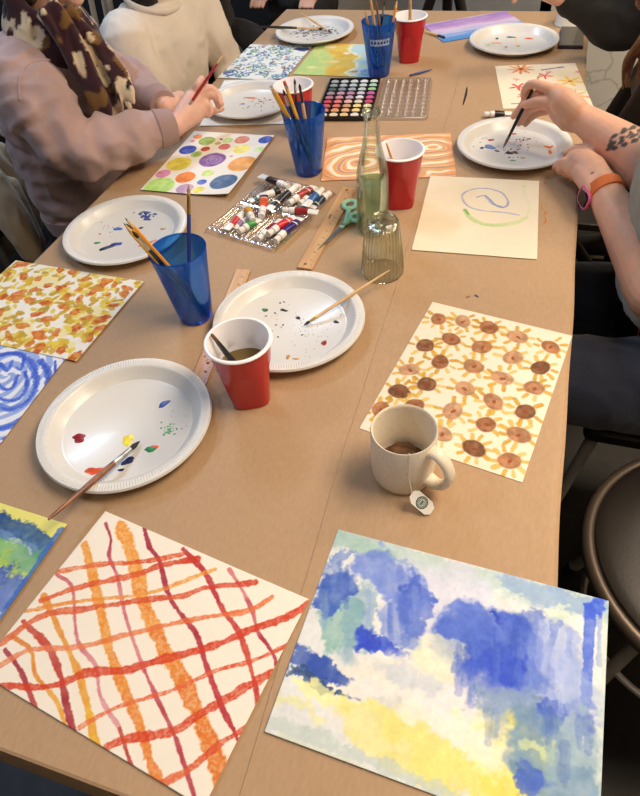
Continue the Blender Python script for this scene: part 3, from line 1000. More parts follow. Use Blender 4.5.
def lump(g, c, rx, ry, rot, h=.0012, n=18):
    """a low lumpy pool of paint"""
    ph = [rnd.random()*6 for _ in range(4)]
    rs = []
    for f, z in ((1.0, 0.0), (.92, .55), (.7, .85), (.35, 1.0), (.05, 1.02)):
        ring = []
        for k in range(n):
            a = 2*PI*k/n
            q = f*(1+.18*math.sin(2*a+ph[0])+.12*math.sin(3*a+ph[1])+.10*math.sin(5*a+ph[2]))
            x, y = rx*q*math.cos(a), ry*q*math.sin(a)
            ring.append((c[0]+x*math.cos(rot)-y*math.sin(rot), c[1]+x*math.sin(rot)+y*math.cos(rot), c[2]+z*h))
        rs.append(ring)
    g.rings(rs)


WELL = .0024


def plate(label, x, y, r=.130, z=KZ, dabs=(), specks=(), beads=190, rzb=0.0):
    t = thing('plate', label, 'plate', (x, y, z), group='white plastic plates on the table')
    s = r/.130
    MB().lathe([(0.0005, 0), (.093*s, 0), (.0990*s, .0020), (.0990*s, .0046), (.0950*s, .0040), (.0925*s, WELL), (.0005, WELL)], 72).build('well', M_plate, t)

    def mod(a, rr, zz):
        if .1150*s < rr < .1275*s and zz > .0205:
            return rr, zz+.00045*math.cos(beads*a)
        return rr, zz
    n = beads*4 if beads else 96
    MB().lathe([(.0985*s, .0020), (.105*s, .0085), (.1135*s, .0190), (.127*s, .0200), (.1300*s, .0180), (.1306*s, .0188), (.1290*s, .0222), (.1270*s, .0224), (.1222*s, .0226), (.1165*s, .0218), (.1138*s, .0206), (.1118*s, .0186), (.105*s, .0102), (.0985*s, .0046)], n, mod=mod if beads else None, cap0=False, cap1=False).build('rim', M_plate, t)
    for px, py, a, b, rot, c, nm in dabs:
        p = at(px, py, z+WELL)
        g = MB()
        lump(g, (p.x-x, p.y-y, WELL-.0001), a/720, b/720, rot, .0013)
        o = g.build('paint_dab', pmat(c), t)
        o['label'] = nm+' paint dab'
    if specks:
        for c, pts in specks:
            g = MB()
            for px, py, a in pts:
                p = at(px, py, z+WELL)
                lump(g, (p.x-x, p.y-y, WELL-.0001), a/560, a/560*.8, rnd.random()*3, .0006, 8)
            o = g.build('paint_specks', pmat(c), t)
            o['kind'] = 'stuff'
    return t


def speck(n, cx, cy, sx, sy, a=.9):
    return [(rnd.gauss(cx, sx), rnd.gauss(cy, sy), a*(.5+rnd.random())) for _ in range(n)]


NAVY, RED, ORA, YEL, GRN, BLU, BRN, BLK, MAR = (30, 36, 92), (140, 26, 34), (214, 84, 36), (234, 212, 60), (40, 128, 70), (54, 76, 160), (150, 92, 50), (28, 26, 34), (96, 40, 62)
plate('white plate with a brown handled brush and red, yellow and blue dabs', -.5079, .4743, .131, dabs=[
    (79, 438, 8, 6, .2, RED, 'dark red'), (94, 471, 10, 5, .5, ORA, 'orange'), (128, 440, 7, 7, .3, YEL, 'yellow'), (128, 461, 8, 4, .7, NAVY, 'navy'),
    (121, 470, 3, 2, .3, NAVY, 'navy'), (151, 449, 8, 3.5, .4, GRN, 'green'), (155, 447, 4, 2.5, .4, (220, 90, 50), 'orange'), (164, 404, 8, 3.4, 1.2, BLU, 'blue')],
    specks=[((96, 160, 110), speck(36, 169, 430, 4, 3, .9)), ((70, 90, 150), speck(10, 180, 425, 8, 6, .7))])
plate('white plate with dark blue smears, beside the pink sweatshirt', -.7748, .9522, dabs=[
    (109, 247, 15, 4.5, .75, (26, 32, 70), 'dark navy'), (117, 244, 8, 4.5, .4, BLU, 'blue'), (97, 243, 5, 2.6, .1, (40, 140, 80), 'green'), (118, 229, 7, 4.5, .5, (70, 104, 180), 'blue'), (141, 228, 3.5, 2.5, .2, BLK, 'black'), (163, 229, 4, 3, .2, (160, 130, 50), 'ochre'), (100, 234, 2, 2, 0, ORA, 'orange')],
    specks=[((50, 70, 140), speck(40, 146, 214, 5, 3.5, 2.4)), ((60, 90, 150), speck(16, 113, 226, 6, 4, .7)), ((214, 120, 60), [(140+k*2.2, 246+k*-.8, 2.2) for k in range(8)])])
plate('white plate with black specks and a thin pale brush, in the middle of the table', -.3411, .7501, .131, dabs=[
    (265, 310, 4.5, 3, .3, (36, 104, 60), 'green'), (283, 310, 4, 2.4, -.4, BLK, 'black'), (286, 311, 2, 2, 0, BLK, 'black'), (298, 318, 3.4, 2.6, .1, BLK, 'black'), (336, 322, 4, 2.4, .1, BLK, 'black'), (324, 343, 4.6, 3.4, .9, (150, 40, 30), 'dark red'), (288, 357, 2.5, 3.5, .3, (190, 140, 60), 'ochre'), (296, 359, 4, 1.2, .1, (190, 140, 60), 'ochre')],
    specks=[(BLK, [(280, 303, 1.2), (284, 302, 1.3), (266, 316, 1.3), (275, 313, 1.3), (276, 325, 1.3), (283, 325, 1.2), (302, 335, 1.2), (278, 337, 1.2), (265, 289, 1), (341, 315, .9), (334, 347, .9)]+speck(40, 292, 325, 18, 12, .45)), ((110, 70, 50), speck(26, 318, 338, 14, 10, .4))])
plate('white plate on the blank white sheet near the red brush', -.745, 1.607, .127, z=KZ+.0012, dabs=[
    (250, 98, 16, 3.4, .1, (206, 108, 70), 'orange'), (243, 104, 3, 3, 0, (50, 60, 130), 'blue'), (270, 100, 3, 2, 0, RED, 'red')],
    specks=[((120, 60, 60), speck(22, 262, 103, 10, 3, 1.4)), ((60, 60, 110), speck(12, 250, 106, 6, 2, 1.2))])
plate('white plate with two brushes at the far left corner', -.735, 2.160, .130, dabs=[(328, 30, 10, 5, .3, (60, 60, 66), 'dark grey'), (305, 33, 9, 4, .6, (90, 92, 96), 'grey')],
      specks=[((80, 84, 92), speck(90, 315, 31, 12, 3.0, 2.2)), ((130, 134, 140), speck(60, 316, 31, 14, 3.4, 2.0))])
plate('white plate beside the phone at the far right corner', -.092, 2.112, .130, dabs=[
    (497, 38.5, 4, 5, 0, (30, 40, 60), 'navy'), (511, 37.2, 10, 4.5, .1, (60, 62, 100), 'slate'), (529, 38.5, 8, 6, .2, (214, 92, 50), 'orange'), (496, 43, 12, 4, .1, (230, 160, 100), 'pale orange'), (488, 45, 5, 3, .2, (150, 190, 130), 'pale green'), (518, 46, 4, 4, 0, (150, 150, 50), 'olive'), (506, 47, 3, 3, 0, (190, 90, 50), 'rust')],
    specks=[((226, 200, 170), [(515.5+rnd.random(), 36+k*.9, 2) for k in range(12)])])
plate('white plate steadied by the hand with the orange watch band', -.030, 1.446, .128, dabs=[
    (482, 148, 4, 3, .1, NAVY, 'navy'), (491, 140, 5, 4, .5, (150, 30, 50), 'crimson'), (490, 147, 13, 6, -.5, (110, 130, 180), 'slate blue'), (497, 151, 5, 2.4, -.5, (60, 70, 110), 'dark blue'), (509, 153, 7, 4.5, .1, (66, 36, 62), 'plum'), (515, 152, 4, 3, .4, (66, 36, 62), 'plum'), (514, 134, 4.5, 2.5, .1, (150, 30, 46), 'crimson'), (529, 139, 3, 2.2, .1, RED, 'red'), (551, 147, 6, 3, 1.1, (226, 120, 50), 'orange'), (550, 152, 3, 6, .1, (220, 106, 40), 'orange'), (548, 147, 3, 7, 1.2, (226, 120, 50), 'orange'), (523, 158, 4, 2.4, .1, (170, 150, 70), 'ochre'), (513, 160.5, 4, 2, .1, (120, 170, 90), 'green')],
    specks=[((150, 40, 60), speck(34, 522, 142, 6, 4, 1.1)), ((66, 36, 62), speck(22, 511, 151, 6, 3, 1.4)), ((60, 70, 110), speck(18, 480, 137, 5, 4, .9))])

# ------------------------------------------------------------------ brushes and pencils
M_ferr = mat('brushed_ferrule_metal', (200, 198, 190), rough=.28, metal=1.0)
M_gold = mat('brass_ferrule', (208, 176, 92), rough=.3, metal=1.0)
M_wood = mat('pale_wood', (214, 176, 124), rough=.5, var=.08, vscale=40, stretch=(1, 1, .2))
M_brownh = mat('brown_lacquer_handle', (126, 78, 48), rough=.35, var=.2, vscale=60, coat=.3)
M_blackh = mat('black_lacquer_handle', (24, 22, 24), rough=.3, coat=.3)
M_redh = mat('red_lacquer_handle', (170, 32, 40), rough=.35, coat=.3)
M_blueh = mat('blue_lacquer_handle', (38, 60, 130), rough=.35, coat=.3)
M_yelp = mat('yellow_pencil_paint', (244, 186, 52), rough=.4)
M_oranp = mat('amber_pencil_paint', (232, 156, 46), rough=.4)
M_lead = mat('graphite', (50, 48, 50), rough=.4)
M_pink = mat('pink_eraser', (200, 90, 84), rough=.8)
M_bris = mat('dark_bristle', (44, 34, 30), rough=.7, var=.3, vscale=300)
M_bris2 = mat('tan_bristle', (176, 140, 92), rough=.7, var=.2, vscale=300)
M_bristip = mat('painted_bristle', (120, 90, 80), rough=.6, var=.2, vscale=200)


def brush(label, tip, end, hm, r=.0032, fm=None, bm=None, lb=.016, lf=.022, group=None, endm=None):
    tip, end = Vector(tip), Vector(end)
    d = (end-tip).normalized()
    L = (end-tip).length
    t = thing('paintbrush', label, 'paintbrush', tip, group=group)
    p = lambda s: d*s
    MB().tube([p(.0002), p(lb*.2), p(lb*.55), p(lb)], [.0004, r*.42, r*.85, r*.72], 10).build('bristles', bm or M_bris, t)
    MB().tube([p(lb*.92), p(lb+lf*.5), p(lb+lf*.55), p(lb+lf*.62), p(lb+lf)], [r*.74, r*.82, r*.92, r*.84, r*.86], 12).build('ferrule', fm or M_ferr, t)
    a = lb+lf*.96
    q = [(0, .86), (.08, .95), (.2, 1.0), (.4, .92), (.7, .70), (.93, .52), (1.0, .38)]
    MB().tube([p(a+(L-a)*s) for s, _ in q], [r*k for _, k in q], 12, True).build('handle', hm, t)
    if endm:
        MB().tube([p(L*.86), p(L-.0005), p(L+.001)], [r*.62, r*.5, r*.3], 10).build('handle_end', endm, t)
    return t


def pencil(label, tip, end, m=None, r=.0036, eraser=True, group=None):
    """tip: the sharpened point"""
    tip, end = Vector(tip), Vector(end)
    d = (end-tip).normalized()
    L = (end-tip).length
    t = thing('pencil', label, 'pencil', tip, group=group)
    p = lambda s: d*s
    MB().tube([p(.0), p(.005)], [.0003, .0012], 8).build('lead', M_lead, t)
    MB().tube([p(.0045), p(.020)], [.0011, r*.96], 12).build('sharpened_wood', M_wood, t)
    e = L-.014 if eraser else L
    MB().tube([p(.0195), p(e)], [r, r], 6).build('shaft', m or M_yelp, t, smooth=False)
    if eraser:
        MB().tube([p(e), p(e+.003), p(e+.004), p(e+.008)], [r*1.05, r*1.05, r*.95, r*1.05], 12).build('ferrule', M_ferr, t)
        MB().tube([p(e+.0075), p(L)], [r*.92, r*.88], 12, True).build('eraser', M_pink, t)
    return t



def over_rim(tip_px, end_px, px_, py_, r, tipz, rim_r=.1255, rim_z=.0230):
    """a brush whose tip lies in a plate and whose handle rests on the rim"""
    t = at(tip_px[0], tip_px[1], KZ+tipz)
    e = at(end_px[0], end_px[1], KZ+.03)
    for _ in range(12):
        d = e-t
        f = 0.0
        for i in range(401):
            q = t+d*(i/400)
            if math.hypot(q.x-px_, q.y-py_) < rim_r:
                f = i/400
        ze = tipz+(rim_z+r-tipz)/f
        e = at(end_px[0], end_px[1], KZ+ze)
    return t, e


brush('brown handled brush leaning on the plate of red and yellow dabs', *over_rim((140, 441), (49, 519), -.5079, .4743, .0048, .0065), M_brownh, .0046, lb=.022, lf=.034)
brush('thin pale wooden brush lying on the black specked plate', *over_rim((304, 325), (389, 270.5), -.3411, .7501, .0034, .0055), M_wood, .0031, fm=M_gold, lb=.012, lf=.02)
brush('long black handled brush reaching past the table edge from the far left plate', *over_rim((324, 28.9), (246, 26.2), -.735, 2.160, .0046, .0065), M_blackh, .0042, fm=M_wood, lb=.02, lf=.075, bm=M_bris)
brush('short wooden brush with dark tip crossing the far left plate', *over_rim((332, 33.2), (300.5, 12.8), -.735, 2.160, .0092, .0080), M_wood, .0036, fm=M_wood, bm=M_bris, lb=.022, lf=.02)
brush('wooden brush lying beside the purple painting', at(445.5, 37.6, KZ+.0050), at(424.5, 31.2, KZ+.0042), M_wood, .0040, fm=M_blackh, bm=M_bris, lb=.014, lf=.02)
brush('slim blue handled brush lying behind the clear palette lid', at(409, 75.6, KZ+.0034), at(432, 69.4, KZ+.0034), M_blueh, .0032, fm=M_blueh, lb=.01, lf=.015)

# ------------------------------------------------------------------ wooden rulers
M_rwood = mat('ruler_wood', (214, 172, 122), rough=.45, rgb2=(190, 144, 96), vscale=26, stretch=(3, .25, 1), coat=.15)
M_ink = mat('ruler_ink', (74, 50, 36), rough=.6)
M_knot = mat('dark_wood_knot', (112, 70, 44), rough=.6)


def ruler(label, x, y, rz, w, z, knots=()):
    t = thing('ruler', label, 'ruler', (x, y, z), rz)
    L = .305
    MB().box((0, 0, .002), (w, L, .004), bev=.0006).build('blade', M_rwood, t)
    g = MB()
    for k in range(1, 48):
        ln = .008 if k % 4 == 0 else (.005 if k % 2 == 0 else .003)
        g.box((w/2-.001-ln/2, -L/2+k*L/48, .00405), (ln, .0005, .0002))
    # figures by the inch marks
    seg = {1: 'bc', 2: 'abged', 3: 'abgcd', 4: 'fgbc', 5: 'afgcd', 6: 'afgedc', 7: 'abc', 8: 'abcdefg', 9: 'abcdfg', 0: 'abcdef'}
    sp = {'a': (0, 1, 1, 0), 'g': (0, 0, 1, 0), 'd': (0, -1, 1, 0), 'b': (.5, .5, 0, 1), 'c': (.5, -.5, 0, 1), 'e': (-.5, -.5, 0, 1), 'f': (-.5, .5, 0, 1)}
    for n in range(1, 12):
        for j, ch in enumerate(str(n)):
            ox, oy = w/2-.0125, -L/2+n*L/12+(.0014 if len(str(n)) == 1 else .0026-j*.0032)*-1*0
            ox += (j-(len(str(n))-1)/2)*.0034
            for s_ in seg[int(ch)]:
                cx_, cy_, hx, hy = sp[s_]
                g.box((ox+cx_*.0024, oy+cy_*.0024+.0035, .00405), (.0024*hx+.0005, .0024*hy+.0005, .0002))
    g.box((-w/2+.009, .03, .00405), (.0028, .016, .0002))
    mk = g.build('markings', M_ink, t)
    for kx, ky, kr in knots:
        MB().lathe([(kr, 0), (kr, .00012), (kr*.6, .0002), (.0002, .0002)], 14, (kx, ky, .00396)).build('knot', M_knot, t)
    for hy in (-.14, .14) if not knots else ():
        MB().lathe([(.0032, 0), (.0032, .0002), (.0002, .0003)], 14, (-.002, hy, .00395)).build('hang_hole', M_knot, t)
    return t


ruler('wooden ruler under the mint handled scissors', -.3635, 1.0635, -.02, .0300, KZ)
ruler('wooden ruler reaching from under the middle plate past the red cup', -.4610, .7330, .135, .0275, KZ, knots=[(.004, -.105, .003), (.006, -.125, .0024), (-.006, -.09, .0018)])

# ------------------------------------------------------------------ scissors
M_steel = mat('scissor_steel', (196, 190, 182), rough=.25, metal=1.0)
M_mint = mat('mint_plastic', (150, 206, 172), rough=.4)
M_darkpl = mat('dark_grip_lining', (44, 48, 48), rough=.6)
ZS = KZ+.0042
S0 = at(342, 228, ZS)
sc = thing('scissors', 'open scissors with mint green handles lying across a wooden ruler', 'scissors', (S0.x, S0.y, ZS))
tipA, tipB = at(317.5, 250, ZS)-S0, at(321.5, 247.2, ZS)-S0
r1, r2 = at(350, 206.5, ZS)-S0, at(356.2, 219.0, ZS)-S0


def blade(tip, z0, w):
    d = Vector((tip.x, tip.y, 0)).normalized()
    n = Vector((-d.y, d.x, 0))
    L = tip.length
    pts = [d*-.012+n*w*.5, d*-.012-n*w*.5, d*L*.5-n*w*.42, d*L, d*L*.6+n*w*.45]
    return MB().prism([(p.x, p.y) for p in pts], z0, z0+.0012)


blade(tipA, .0002, .009).build('blade', M_steel, sc, smooth=False)
blade(tipB, .0016, .009).build('blade', M_steel, sc, smooth=False)


def grip(c, frm, rr, dz):
    g = MB()
    c = Vector((c.x, c.y, .0045+dz))
    n = 26
    ring = [c+Vector((rr*math.cos(2*PI*k/n), rr*1.18*math.sin(2*PI*k/n), 0)) for k in range(n)]
    rs = []
    for k in range(n):
        o = (ring[k]-c).normalized()
        rs.append([ring[k]+o*((.0052*math.cos(2*PI*j/10)))+Vector((0, 0, .0040*math.sin(2*PI*j/10))) for j in range(10)])
    g.rings(rs, closed=True)
    d = (c-Vector((frm.x, frm.y, c.z)))
    g.tube([Vector((frm.x, frm.y, .004+dz)), Vector((frm.x, frm.y, .004+dz))+d*.35, c-d.normalized()*rr], [.0054, .0060, .0050], 10, True)
    return g


grip(r1, (tipA*-.18), .0135, 0).build('handle', M_mint, sc)
grip(r2, (tipB*-.18), .0120, 0).build('handle', M_mint, sc)
MB().lathe([(.0045, .0028), (.0045, .0042), (.003, .0050), (.0003, .0052)], 18).build('pivot_screw', M_mint, sc)

# ------------------------------------------------------------------ red party cups
M_redcup = mat('red_cup_plastic', (186, 24, 38), rough=.25, coat=.35, sss=.0)
M_cupin = mat('white_cup_lining', (244, 241, 244), rough=.35)
M_murk = mat('murky_olive_water', (104, 84, 36), rough=.06, spec=.6)
M_clearw = mat('cloudy_rinse_water', (176, 150, 140), rough=.06, spec=.6)


def sq(a, r, e):
    c, s = abs(math.cos(a)), abs(math.sin(a))
    return r/((c**e+s**e)**(1/e))


def red_cup(label, base, H=.118, rt=.0475, rb=.031, water=None, rz=.5):
    t = thing('plastic_cup', label, 'cup', (base[0], base[1], KZ), rz, group='red plastic cups on the table')
    n = 72

    def ring(r, z, e, ind=0):
        out = []
        for k in range(n):
            a = 2*PI*k/n
            rr = sq(a, r, e)
            if ind:
                w = max(0, math.cos(2*a))**4 if abs(math.cos(a)) > abs(math.sin(a)) else max(0, -math.cos(2*a))**4
                rr -= ind*w
            out.append((rr*math.cos(a), rr*math.sin(a), z))
        return out
    R = lambda z: rb+(rt-rb)*z/H
    prof = [(0, 3.6, 0), (.003, 3.6, 0), (.02, 3.2, .0012), (.05, 2.8, .0014), (.068, 2.5, .0010), (.072, 2.4, 0), (.076, 2.3, 0), (.0765, 2.2, -.0), (.095, 2.05, 0), (H-.004, 2, 0)]
    out = [ring(R(0)-.002, .0, 3.6)]
    for z, e, i in prof:
        out.append(ring(R(z)+(.0012 if z > .0763 else 0)-.0012, z, e, i))
    inn = [ring(rt-.0030, H+.0002, 2)]+[ring(R(z)-.0040, z, e) for z, e, i in prof[::-1] if z > .004]
    g = MB()
    g.rings(out, True, False)
    g.build('outer_shell', M_redcup, t)
    g = MB()
    g.rings(inn+[ring(R(.006)-.004, .0045, 3.4)], False, True)
    # two pressed rings inside
    li = g.build('white_lining', M_cupin, t)
    g = MB()
    rs = []
    for k in range(n):
        a = 2*PI*k/n
        rs.append([((rt-.0006+.0032*math.cos(b))*math.cos(a), (rt-.0006+.0032*math.cos(b))*math.sin(a), H-.002+.0022*math.sin(b)) for b in [2*PI*j/10 for j in range(10)]])
    g.rings(rs, closed=True)
    g.build('rolled_rim', M_cupin, t)
    if water:
        zw, m = water
        g = MB()
        g.rings([ring(R(.006)-.006, .0055, 3), ring(R(zw)-.0044, zw-.0008, 2.4), ring(R(zw)-.0040, zw, 2.4)])
        g.build('water', m, t)
    return t


RC1, RC2, RC3, RC4 = at(251, 395.5), at(399, 203), at(409, 60), at(298, 133)
red_cup('red cup of murky olive water in front of the middle plate', RC1, water=(.066, M_murk), rz=.45)
red_cup('red cup standing right of the green bottle', RC2, water=(.05, M_clearw), rz=.3)
red_cup('red cup at the far end with a thick wooden handle in it', RC3, rz=.2, water=(.03, M_clearw))
red_cup('red cup mostly hidden behind the blue tumbler of pencils', RC4, rz=.4, water=(.05, M_clearw))

# ------------------------------------------------------------------ blue tumblers
M_blue = clear_mat('blue_clear_plastic', (156, 210, 250), (96, 164, 238), gloss=.05, rough=.06, edge_pow=.4, body=.20, body_rgb=(14, 112, 222))
M_print = mat('white_cup_print', (200, 220, 236), rough=.5)


def tumbler(label, base, H=.140, rt=.0475, rb=.0300, prints=False):
    t = thing('tumbler', label, 'cup', (base[0], base[1], KZ), group='blue plastic tumblers')
    R = lambda z: rb+(rt-rb)*z/H
    MB().lathe([(.0005, 0), (rb-.002, 0), (rb, .002), (R(.05), .05), (R(.1), .1), (rt, H-.001), (rt-.0006, H), (rt-.0016, H-.0006), (R(.1)-.0018, .1), (R(.05)-.0018, .05), (rb-.0022, .006), (.0005, .005)], 64).build('cup_wall', M_blue, t)
    g = MB()
    rs = []
    for k in range(64):
        a = 2*PI*k/64
        rs.append([((rt-.0007+.0014*math.cos(b))*math.cos(a), (rt-.0007+.0014*math.cos(b))*math.sin(a), H+.0014*math.sin(b)) for b in [2*PI*j/8 for j in range(8)]])
    g.rings(rs, closed=True)
    g.build('rim', M_blue, t)
    if prints:
        g = MB()
        az = math.atan2(-base[1], -base[0])
        for i in range(13):
            a = az-.55+1.25*i/12
            for (z0, z1, da) in ((.088, .093, .02), (.100, .105, .02)):
                if rnd.random() < .85:
                    g.add([((R(z)+.0004)*math.cos(q), (R(z)+.0004)*math.sin(q), z) for z, q in ((z0, a-da), (z0, a+da*2), (z1, a+da*2), (z1, a-da))], [(0, 1, 2, 3)])
            if i % 2 == 0:
                g.add([((R(z)+.0004)*math.cos(q), (R(z)+.0004)*math.sin(q), z) for z, q in ((.088, a-.02), (.088, a+.02), (.105, a+.02), (.105, a-.02))], [(0, 1, 2, 3)])
        g.build('printed_band', M_print, t)
    return t


BC1, BC2, BC3 = at(196.5, 316), at(309, 172), at(379, 75)
tumbler('blue tumbler of brushes and pencils beside the orange speckled painting', BC1)
tumbler('blue tumbler of yellow pencils in front of a red cup', BC2)
tumbler('blue tumbler with a printed band at the far end', BC3, prints=True)


_segs = []


def seg_dist(p1, q1, p2, q2):
    best = 9
    for i in range(25):
        a = p1+(q1-p1)*(i/24)
        d = q2-p2
        t = max(0, min(1, (a-p2).dot(d)/d.length_squared))
        best = min(best, (a-p2-d*t).length)
    return best


def in_cup(base, rim_px, H, R, fb, L, rb=.016, zb=.009, rad=.0036):
    """ends of a stick standing in a cup: through the rim at the side seen at rim_px, clear of the sticks already there"""
    p = at(rim_px[0], rim_px[1], KZ+H)
    a0 = math.atan2(p.y-base.y, p.x-base.x)
    best = None
    for da in (0, .14, -.14, .28, -.28, .42, -.42):
        a = a0+da
        q = Vector((base.x+(R-.0028-rad*1.15)*math.cos(a), base.y+(R-.0028-rad*1.15)*math.sin(a), KZ+H))
        for df in (0, .5, -.5, 1, -1, 1.5, -1.5, 2, -2, 2.5, -2.5):
            for r_ in (rb, rb*1.3, rb*.5):
                b = Vector((base.x+r_*math.cos(a0+fb+df), base.y+r_*math.sin(a0+fb+df), KZ+zb))
                e = b+(q-b).normalized()*L
                m = min([seg_dist(b, e, x, y)-rad-w for x, y, w in _segs]+[9])
                sc_ = min(m, .0012)-.0004*abs(da)-.0001*abs(df)
                if best is None or sc_ > best[0]:
                    best = (sc_, b, e)
    _segs.append((best[1], best[2], rad))
    return best[1], best[2]


GP1, GP2, GP3 = 'sticks in the near blue tumbler', 'pencils in the middle blue tumbler', 'sticks in the far blue tumbler'
b, e = in_cup(BC1, (187, 238), .140, .0475, 2.9, 0.225)
brush('blue brush with gold ferrule standing at the right of the near tumbler', e, b, M_blueh, .0036, fm=M_gold, lb=.018, lf=.03, bm=M_bris2)
b, e = in_cup(BC1, (160, 256), .140, .0475, 3.3, 0.226)
pencil('yellow pencil with long point in the near blue tumbler', e, b)
b, e = in_cup(BC1, (150, 254), .140, .0475, 2.9, 0.212)
pencil('shorter yellow pencil leaning furthest left in the near tumbler', e, b, M_oranp)
b, e = in_cup(BC1, (168, 257), .140, .0475, 2.7, 0.220)
brush('black brush with silver ferrule in the near tumbler', e, b, M_blackh, .0036, lb=.016, lf=.03)
b, e = in_cup(BC1, (156, 256), .140, .0475, 3.6, 0.216, rb=.020)
brush('brown bristled brush between two yellow pencils in the near tumbler', e, b, M_blackh, .0034, fm=M_oranp, bm=M_bris, lb=.016, lf=.03)
b, e = in_cup(BC2, (292, 115), .140, .0475, 2.8, 0.222)
pencil('yellow pencil with grey point up in the middle blue tumbler', e, b)
b, e = in_cup(BC2, (300, 115), .140, .0475, 3.1, 0.226)
pencil('yellow pencil with red eraser up in the middle blue tumbler', b, e)
b, e = in_cup(BC2, (284, 113), .140, .0475, 3.4, 0.208)
pencil('yellow pencil leaning left over the rim of the middle tumbler', e, b)
b, e = in_cup(BC2, (296, 116), .140, .0475, 2.5, 0.206)
brush('black brush behind two pencils in the middle tumbler', e, b, M_blackh, .0034, lb=.014, lf=.025)
b, e = in_cup(BC2, (304, 114), .140, .0475, 2.5, 0.210)
brush('wooden brush with black band right of the red eraser', e, b, M_wood, .0036, fm=M_blackh, lb=.012, lf=.03)
b, e = in_cup(BC2, (292, 100), .140, .0475, 2.5, 0.188)
brush('short dark brush low at the back of the middle tumbler', e, b, M_blackh, .0032, lb=.012, lf=.02)
b, e = in_cup(BC3, (374, 26), .140, .0475, 2.9, .235, rad=.0054)
brush('tall wooden brush in the far blue tumbler', b, e, M_wood, .0052, fm=M_ferr, lb=.018, lf=.03)
b, e = in_cup(BC3, (367, 25), .140, .0475, 3.2, .178)
pencil('amber pencil at the left of the far blue tumbler', e, b, M_oranp)
b, e = in_cup(BC3, (377, 26), .140, .0475, 2.6, .205, rad=.0052)
brush('second wooden brush close beside the tall one in the far tumbler', b, e, M_brownh, .0050, fm=M_ferr, lb=.018, lf=.03)
b, e = in_cup(BC3, (391, 20), .140, .0475, 3.1, .184)
pencil('amber pencil at the right of the far blue tumbler', e, b, M_oranp)
b, e = in_cup(BC3, (388, 16), .140, .0475, 3.5, .172)
brush('dark brush behind the right pencil in the far tumbler', e, b, M_blackh, .0034, lb=.014, lf=.025)
b, e = in_cup(RC3, (410, 24), .118, .0475, 3.0, .22, rad=.0058)
brush('thick wooden brush standing in the far red cup', b, e, M_wood, .0056, fm=M_ferr, lb=.02, lf=.03)
b, e = in_cup(RC2, (397, 152), .118, .0475, 2.9, .165)
brush('amber stick brush leaning in the red cup by the bottle', b, e, M_oranp, .0034, fm=M_ferr, lb=.014, lf=.02)
b, e = in_cup(RC1, (213, 336), .118, 0.0475, 2.9, .124, rad=.0054)
brush('black handled brush soaking in the cup of murky water', b, e, M_blackh, .0052, fm=M_ferr, lb=.018, lf=.03, endm=M_brownh)

# ------------------------------------------------------------------ bottle, drinking glass, mug
M_bottle = clear_mat('pale_green_glass', (254, 255, 253), (230, 239, 225), gloss=.05, rough=.03, edge_pow=.3)
M_water = clear_mat('clear_water', (226, 246, 228), (178, 222, 186), gloss=.05, rough=.02, edge_pow=.35, body=.05, body_rgb=(150, 200, 160))
BT = at(373, 229.5)
bt = thing('bottle', 'clear pale green glass bottle half full of water', 'bottle', (BT.x, BT.y, KZ))
po = [(.0005, .002), (.026, .0), (.0300, .002), (.0312, .006), (.0315, .06), (.0312, .110), (.0290, .130), (.0240, .152), (.0185, .175), (.0150, .198), (.0135, .220), (.0135, .228), (.0160, .230), (.0160, .238), (.0150, .242)]
pi_ = [(.0115, .242), (.0112, .225), (.0130, .198), (.0165, .175), (.0220, .152), (.0270, .130), (.0290, .110), (.0293, .06), (.0290, .010), (.0240, .006), (.0005, .010)]
MB().lathe(po+pi_, 56).build('glass_body', M_bottle, bt, angle=60)
MB().lathe([(.0005, .0105), (.024, .0068), (.0286, .0108), (.0288, .06), (.0286, .104), (.0282, .1055), (.0005, .105)], 48).build('water', M_water, bt)
g = MB()
g.lathe([(.0164, .2312), (.0166, .2335), (.0164, .236)], 40)
g.build('lip_ring', M_bottle, bt)
M_lab = mat('bottle_back_label', (214, 214, 200), rough=.5)
g = MB()
az = 2.75
for i in range(9):
    pass
vs, fs = [], []
for i in range(9):
    a = az+i*.055
    vs += [(.0318*math.cos(a), .0318*math.sin(a), .035), (.0318*math.cos(a), .0318*math.sin(a), .075)]
    if i:
        fs.append((2*i-2, 2*i, 2*i+1, 2*i-1))
g.add(vs, fs)
g.build('small_label', M_lab, bt)

M_smoke = clear_mat('smoky_green_glass', (250, 252, 248), (206, 212, 195), gloss=.06, rough=.04, edge_pow=.32)
GL = at(382.5, 271.5)
gt = thing('drinking_glass', 'fluted smoky green drinking glass standing upside down', 'glass', (GL.x, GL.y, KZ))


def flute(a, r, z):
    k = .0011*(1 if .008 < z < .098 else 0)
    return (r+k*math.cos(30*a) if r > .02 else r), z


MB().lathe([(.0370, .0), (.0392, .0), (.0395, .004), (.0385, .010), (.0345, .060), (.0308, .098), (.0290, .106), (.0240, .109), (.0005, .107), (.0005, .096), (.0240, .096), (.0275, .092), (.0325, .060), (.0362, .010), (.0370, .003)], 180, mod=flute, cap0=False, cap1=False).build('fluted_wall', M_smoke, gt, angle=60)
g = MB()
g.lathe([(.0225, .1085), (.0245, .1102), (.0265, .1085), (.0262, .1065), (.0228, .1065)], 48, cap0=False, cap1=False)
g.build('foot_ring', M_smoke, gt)

